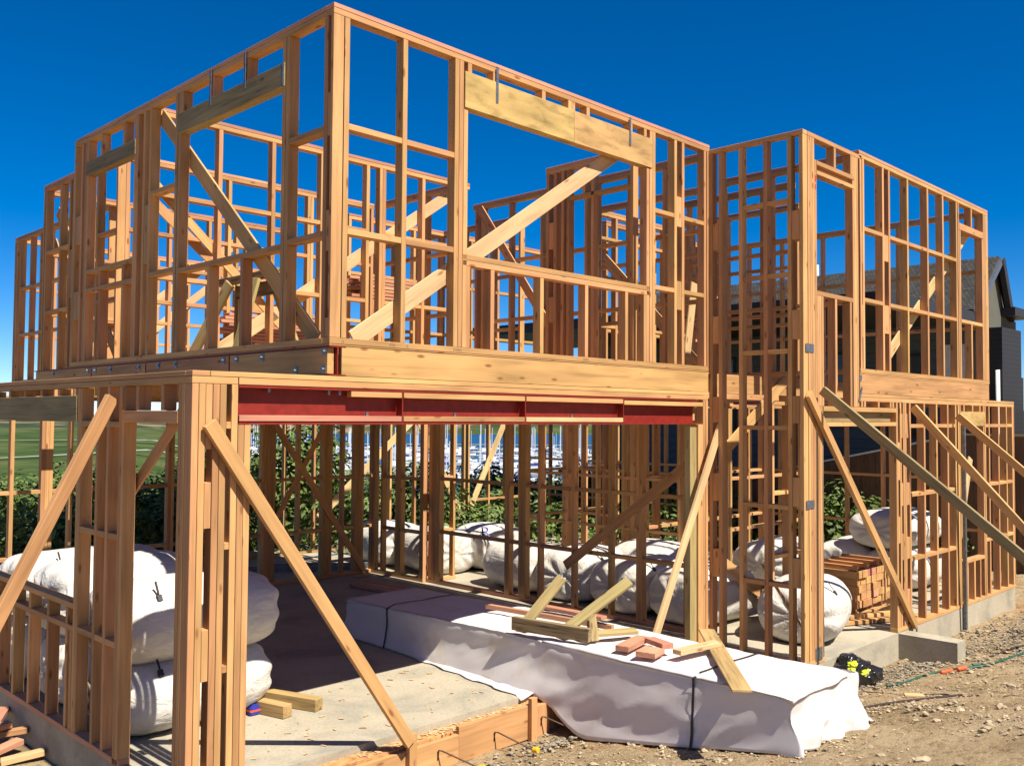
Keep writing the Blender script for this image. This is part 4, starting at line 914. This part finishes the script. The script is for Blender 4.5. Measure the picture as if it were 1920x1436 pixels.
plank('barge_board', (rx, .69, rz+.0), (17.02, .69, 4.62), .16, .10, (0, -1, 0), 'darktrim', gw, 0); plank('barge_board', (rx, .685, rz-.02), (15.0, .685, 4.44), .10, .06, (0, -1, 0), 'galv', gw, 0)
boxes('parapet', [((16.85, .55, 4.55), (17.95, 6, 4.72))], 'darktrim', nh); boxes('side_wall', [((17.82, 1.0, -.2), (17.9, 6, 4.54))], 'greywall', nh)
boxes('stone_pier', [((16.02, .55, -.2), (17.2, .815, 4.25)), ((17.2, .6, -.2), (17.5, .815, 3.3))], 'ledge', nh)
tube('downpipe', [(15.9, .6, -.2), (15.9, .6, 3.4)], .04, 'whitetrim', nh); tube('downpipe', [(17.6, .5, -.2), (17.6, .5, 3.2)], .03, 'galv', nh)
for (y0, y1, zz0, zz1) in ((1.9, 2.5, 2.1, 3.7), (3.4, 4.0, 2.3, 3.8), (6.2, 7.6, 2.2, 3.8), (9.0, 10.1, 2.2, 3.8)):
    wn = boxes('window', [((15.41, y0-.06, zz0-.06), (15.446, y1+.06, zz1+.06))], 'darktrim', nh); boxes('pane', [((15.40, y0, zz0), (15.409, y1, zz1))], 'glass', wn)
boxes('white_panel', [((15.40, .96, 2.4), (15.445, 1.5, 3.9))], 'whitetrim', nh)
tube('vent_pipe', [(17.2, 5.0, 4.8), (17.2, 5.0, 6.1)], .05, 'whitetrim', nh)
lr = boxes('lower_roof', [((17.6, -3.2, 2.45), (24, .3, 2.65))], 'roof', nh); boxes('lower_wall', [((17.9, -2.9, -.2), (24, .3, 2.44))], 'greywall', nh)
fe = empty('boundary_fence', (13.5, 2, 0), 'brown timber boundary fence between the site and the neighbouring house', 'fence')
def ftop(y): return .45+(8.2-y)*.222 if y > .5 else 2.16
bm = bmesh.new(); y = 9.5
while y > -7:
    bm_box(bm, (13.50+.004*random.random(), y-.145, -.5), (13.525+.004*random.random(), y, ftop(y)-.02)); y -= .15
o = bm_obj('fence_boards', bm, M['fence'], fe)
plank('capping', (13.51, 9.5, ftop(9.5)), (13.51, .5, ftop(.51)), .10, .03, (0, 0, 1), 'whitetrim', fe, 0); plank('capping', (13.51, .5, 2.16), (13.51, -7, 2.16), .10, .03, (0, 0, 1), 'pale', fe, 0)
for k in range(7): piece('fence_post', (13.53, -6.5+k*2.4, -.5), (13.63, -6.4+k*2.4, ftop(-6.4+k*2.4)-.04), 'fence', fe, 'z')

# ------------------------------------------------------------------ shrubs and trees behind
def leafmat(name, c1, c2):
    m, t, b = newmat(name, .55, .35)
    g = N(t, 'ShaderNodeNewGeometry'); tc = N(t, 'ShaderNodeTexCoord'); n = N(t, 'ShaderNodeTexNoise'); n.inputs['Scale'].default_value = 3.0; n.inputs['Detail'].default_value = 6; t.links.new(tc.outputs['Object'], n.inputs['Vector'])
    ad = N(t, 'ShaderNodeMath'); ad.operation = 'ADD'; mu = N(t, 'ShaderNodeMath'); mu.operation = 'MULTIPLY'; mu.inputs[1].default_value = .5
    t.links.new(g.outputs['Random Per Island'], mu.inputs[0]); t.links.new(mu.outputs[0], ad.inputs[0]); t.links.new(n.outputs['Fac'], ad.inputs[1])
    rp = ramp(t, [(.4, c1), (.95, c2)]); t.links.new(ad.outputs[0], rp.inputs[0]); t.links.new(rp.outputs[0], b.inputs['Base Color'])
    return m
M['leaf'] = leafmat('glossy_green_leaves', (0.028, 0.055, 0.010), (0.12, 0.17, 0.035))
M['bark'] = plain('brown_bark', (0.12, 0.085, 0.06), .9, .1)
def crown(seed, rx_, ry_, rz_, n, leaf):
    rnd = random.Random(seed); bm = bmesh.new(); cl = []
    for i in range(26):
        th_ = rnd.random()*math.tau; ph = math.acos(rnd.uniform(-.5, 1)); rr = rnd.uniform(.55, .95)
        cl.append((Vector((rx_*rr*math.sin(ph)*math.cos(th_), ry_*rr*math.sin(ph)*math.sin(th_), rz_*rr*math.cos(ph))), rnd.uniform(.22, .42)))
    for i in range(n):
        c, r0 = rnd.choice(cl); v = Vector((rnd.gauss(0, 1), rnd.gauss(0, 1), rnd.gauss(0, 1))).normalized()*(rnd.random()**.35)
        p = c+Vector((v.x*r0*rx_, v.y*r0*ry_, v.z*r0*rz_)); nrm = (v+Vector((0, 0, .5))+Vector((rnd.uniform(-.6, .6),)*3)).normalized()
        x = nrm.orthogonal().normalized(); x.rotate(Matrix.Rotation(rnd.random()*6.3, 3, nrm)); y = nrm.cross(x); s = leaf*rnd.uniform(.6, 1.3)
        bm.faces.new([bm.verts.new(p+q) for q in (-x*s, -y*s*.45+nrm*s*.1, x*s, y*s*.45+nrm*s*.1)])
    me = bpy.data.meshes.new('crown'); bm.to_mesh(me); bm.free(); me.materials.append(M['leaf']); return me
crowns = [crown(s, 1.9, 1.9, 1.75, 9000, .075) for s in (1, 2, 3)]
def trunkmesh():
    bm = bmesh.new()
    def limb(p, q, r0, r1):
        z = (q-p).normalized(); x = z.orthogonal().normalized(); y = z.cross(x); a = [bm.verts.new(p+(x*math.cos(k)+y*math.sin(k))*r0) for k in [i*math.tau/6 for i in range(6)]]; b_ = [bm.verts.new(q+(x*math.cos(k)+y*math.sin(k))*r1) for k in [i*math.tau/6 for i in range(6)]]
        for k in range(6): bm.faces.new((a[k], a[(k+1) % 6], b_[(k+1) % 6], b_[k]))
    limb(Vector((0, 0, -2.2)), Vector((0, 0, -.7)), .13, .10)
    for i in range(6): limb(Vector((0, 0, -.8)), Vector((math.cos(i)*1.0, math.sin(i)*1.0, .4+.2*(i % 3))), .06, .02)
    me = bpy.data.meshes.new('trunk'); bm.to_mesh(me); bm.free(); me.materials.append(M['bark']); return me
tmz = trunkmesh()
def shrub(x, y, z, s, k, label, rz=0.0):
    e = bpy.data.objects.new('bushy_tree', None); mw = Matrix.Translation((x, y, z)) @ Matrix.Rotation(rz, 4, 'Z') @ Matrix.Scale(s, 4); link(e, None, mw)
    tag(e, label, 'tree', 'bushy green trees behind the house')
    mesh_obj('crown', crowns[k % 3], None, e, mw); mesh_obj('trunk', tmz, None, e, mw)
spots = []
for i in range(19):
    a = math.atan2(.30, 1)+i*.052; D_ = 20.5+2.0*math.sin(i*2.3)
    spots.append((-3.7+D_*math.sin(a), -5.46+D_*math.cos(a)))
for i, (x, y) in enumerate(spots):
    shrub(x, y, -.75+.85*math.exp(-((math.atan2(.30, 1)+i*.052-.52)/.10)**2)+.2*math.sin(i*1.7), 1.05+.10*math.sin(i*3.1), i, 'bushy green tree in the leafy row behind the house frame', i*1.3)
for i in range(12):
    a = .32+i*.075; D_ = 29+3*math.sin(i*1.9); shrub(-3.7+D_*math.sin(a), -5.46+D_*math.cos(a), -2.3+.4*math.sin(i), 1.25, i+1, 'bushy green tree in the leafy row behind the house frame', i*2.1)

# ------------------------------------------------------------------ marina
def boat_meshes():
    bm = bmesh.new(); secs = [(-5, 1.3, .9), (-3, 1.6, 1.0), (0, 1.7, 1.05), (3, 1.2, 1.15), (5, .5, 1.3), (5.8, .03, 1.4)]; rows = []
    for x, wd, h in secs: rows.append([bm.verts.new(p) for p in ((x, -wd, h), (x, -wd*.75, -.1), (x, 0, -.4), (x, wd*.75, -.1), (x, wd, h), (x, 0, h+.12))])
    for a, b_ in zip(rows, rows[1:]):
        for k in range(6): bm.faces.new((a[k], a[(k+1) % 6], b_[(k+1) % 6], b_[k]))
    bm.faces.new(rows[0]); bmesh.ops.recalc_face_normals(bm, faces=bm.faces); hull = bpy.data.meshes.new('hull'); bm.to_mesh(hull); bm.free(); hull.materials.append(M['whitetrim'])
    bm = bmesh.new(); bm_box(bm, (-2.5, -1.05, 1.1), (2.3, 1.05, 1.75)); bm_box(bm, (-2.2, -.9, 1.75), (.6, .9, 2.2)); bmesh.ops.bevel(bm, geom=bm.edges[:], offset=.12, segments=1, affect='EDGES'); cab = bpy.data.meshes.new('cabin'); bm.to_mesh(cab); bm.free(); cab.materials.append(M['whitetrim'])
    bm = bmesh.new(); bm_box(bm, (.35, -.16, 1.1), (.67, .16, 15.5)); bm_box(bm, (-3.6, -.16, 2.4), (.4, .16, 2.8)); bm_box(bm, (.44, -.7, 8.4), (.52, .7, 8.48)); mast = bpy.data.meshes.new('mast'); bm.to_mesh(mast); bm.free(); mast.materials.append(M['galvp'])
    return hull, cab, mast
M['galvp'] = plain('pale_alloy_mast', (0.55, 0.57, 0.60), .4, .4)
M['jetty'] = plain('grey_jetty', (0.25, 0.24, 0.22), .8, .2)
M['seablue'] = plain('blue_sail_cover', (0.03, 0.05, 0.22), .7, .2)
hull, cab, mast = boat_meshes(); cab2 = cab.copy(); cab2.materials[0] = M['seablue']
def boat(x, y, rz, s, sail=True):
    e = bpy.data.objects.new('sailing_boat', None); mw = Matrix.Translation((x, y, -15.6)) @ Matrix.Rotation(rz, 4, 'Z') @ Matrix.Scale(s, 4); link(e, None, mw)
    tag(e, 'white moored yacht with a tall bare mast among the boats in the far marina', 'boat', 'white boats moored in the marina')
    for nm, me in (('hull', hull), ('cabin', cab2 if cnt % 3 == 0 else cab), ('mast', mast)): mesh_obj(nm, me, None, e, mw)
cnt = 0
for row in range(12):
    D0 = 258+row*24
    for k in range(19):
        az = .50+.024*k+random.uniform(-.004, .004)
        if az > .93 or random.random() < .08: continue
        x = -3.7+D0*math.sin(az); y = -5.46+D0*math.cos(az)
        boat(x+random.uniform(-3, 3), y+random.uniform(-4, 4), -az+random.choice((0, math.pi))+random.uniform(-.06, .06)+math.pi/2*0, random.uniform(.6, 1.05)); cnt += 1
for row in range(5):
    D0 = 256+row*84; bm = bmesh.new(); pr_ = []
    for k in range(20):
        az = .46+k*.026; pr_.append(Vector((-3.7+D0*math.sin(az), -5.46+D0*math.cos(az), -15.1)))
    o = tube('jetty', pr_, .35, 'jetty'); tag(o, 'long low jetty between the moored boats in the far marina', 'jetty', 'jetties in the marina')
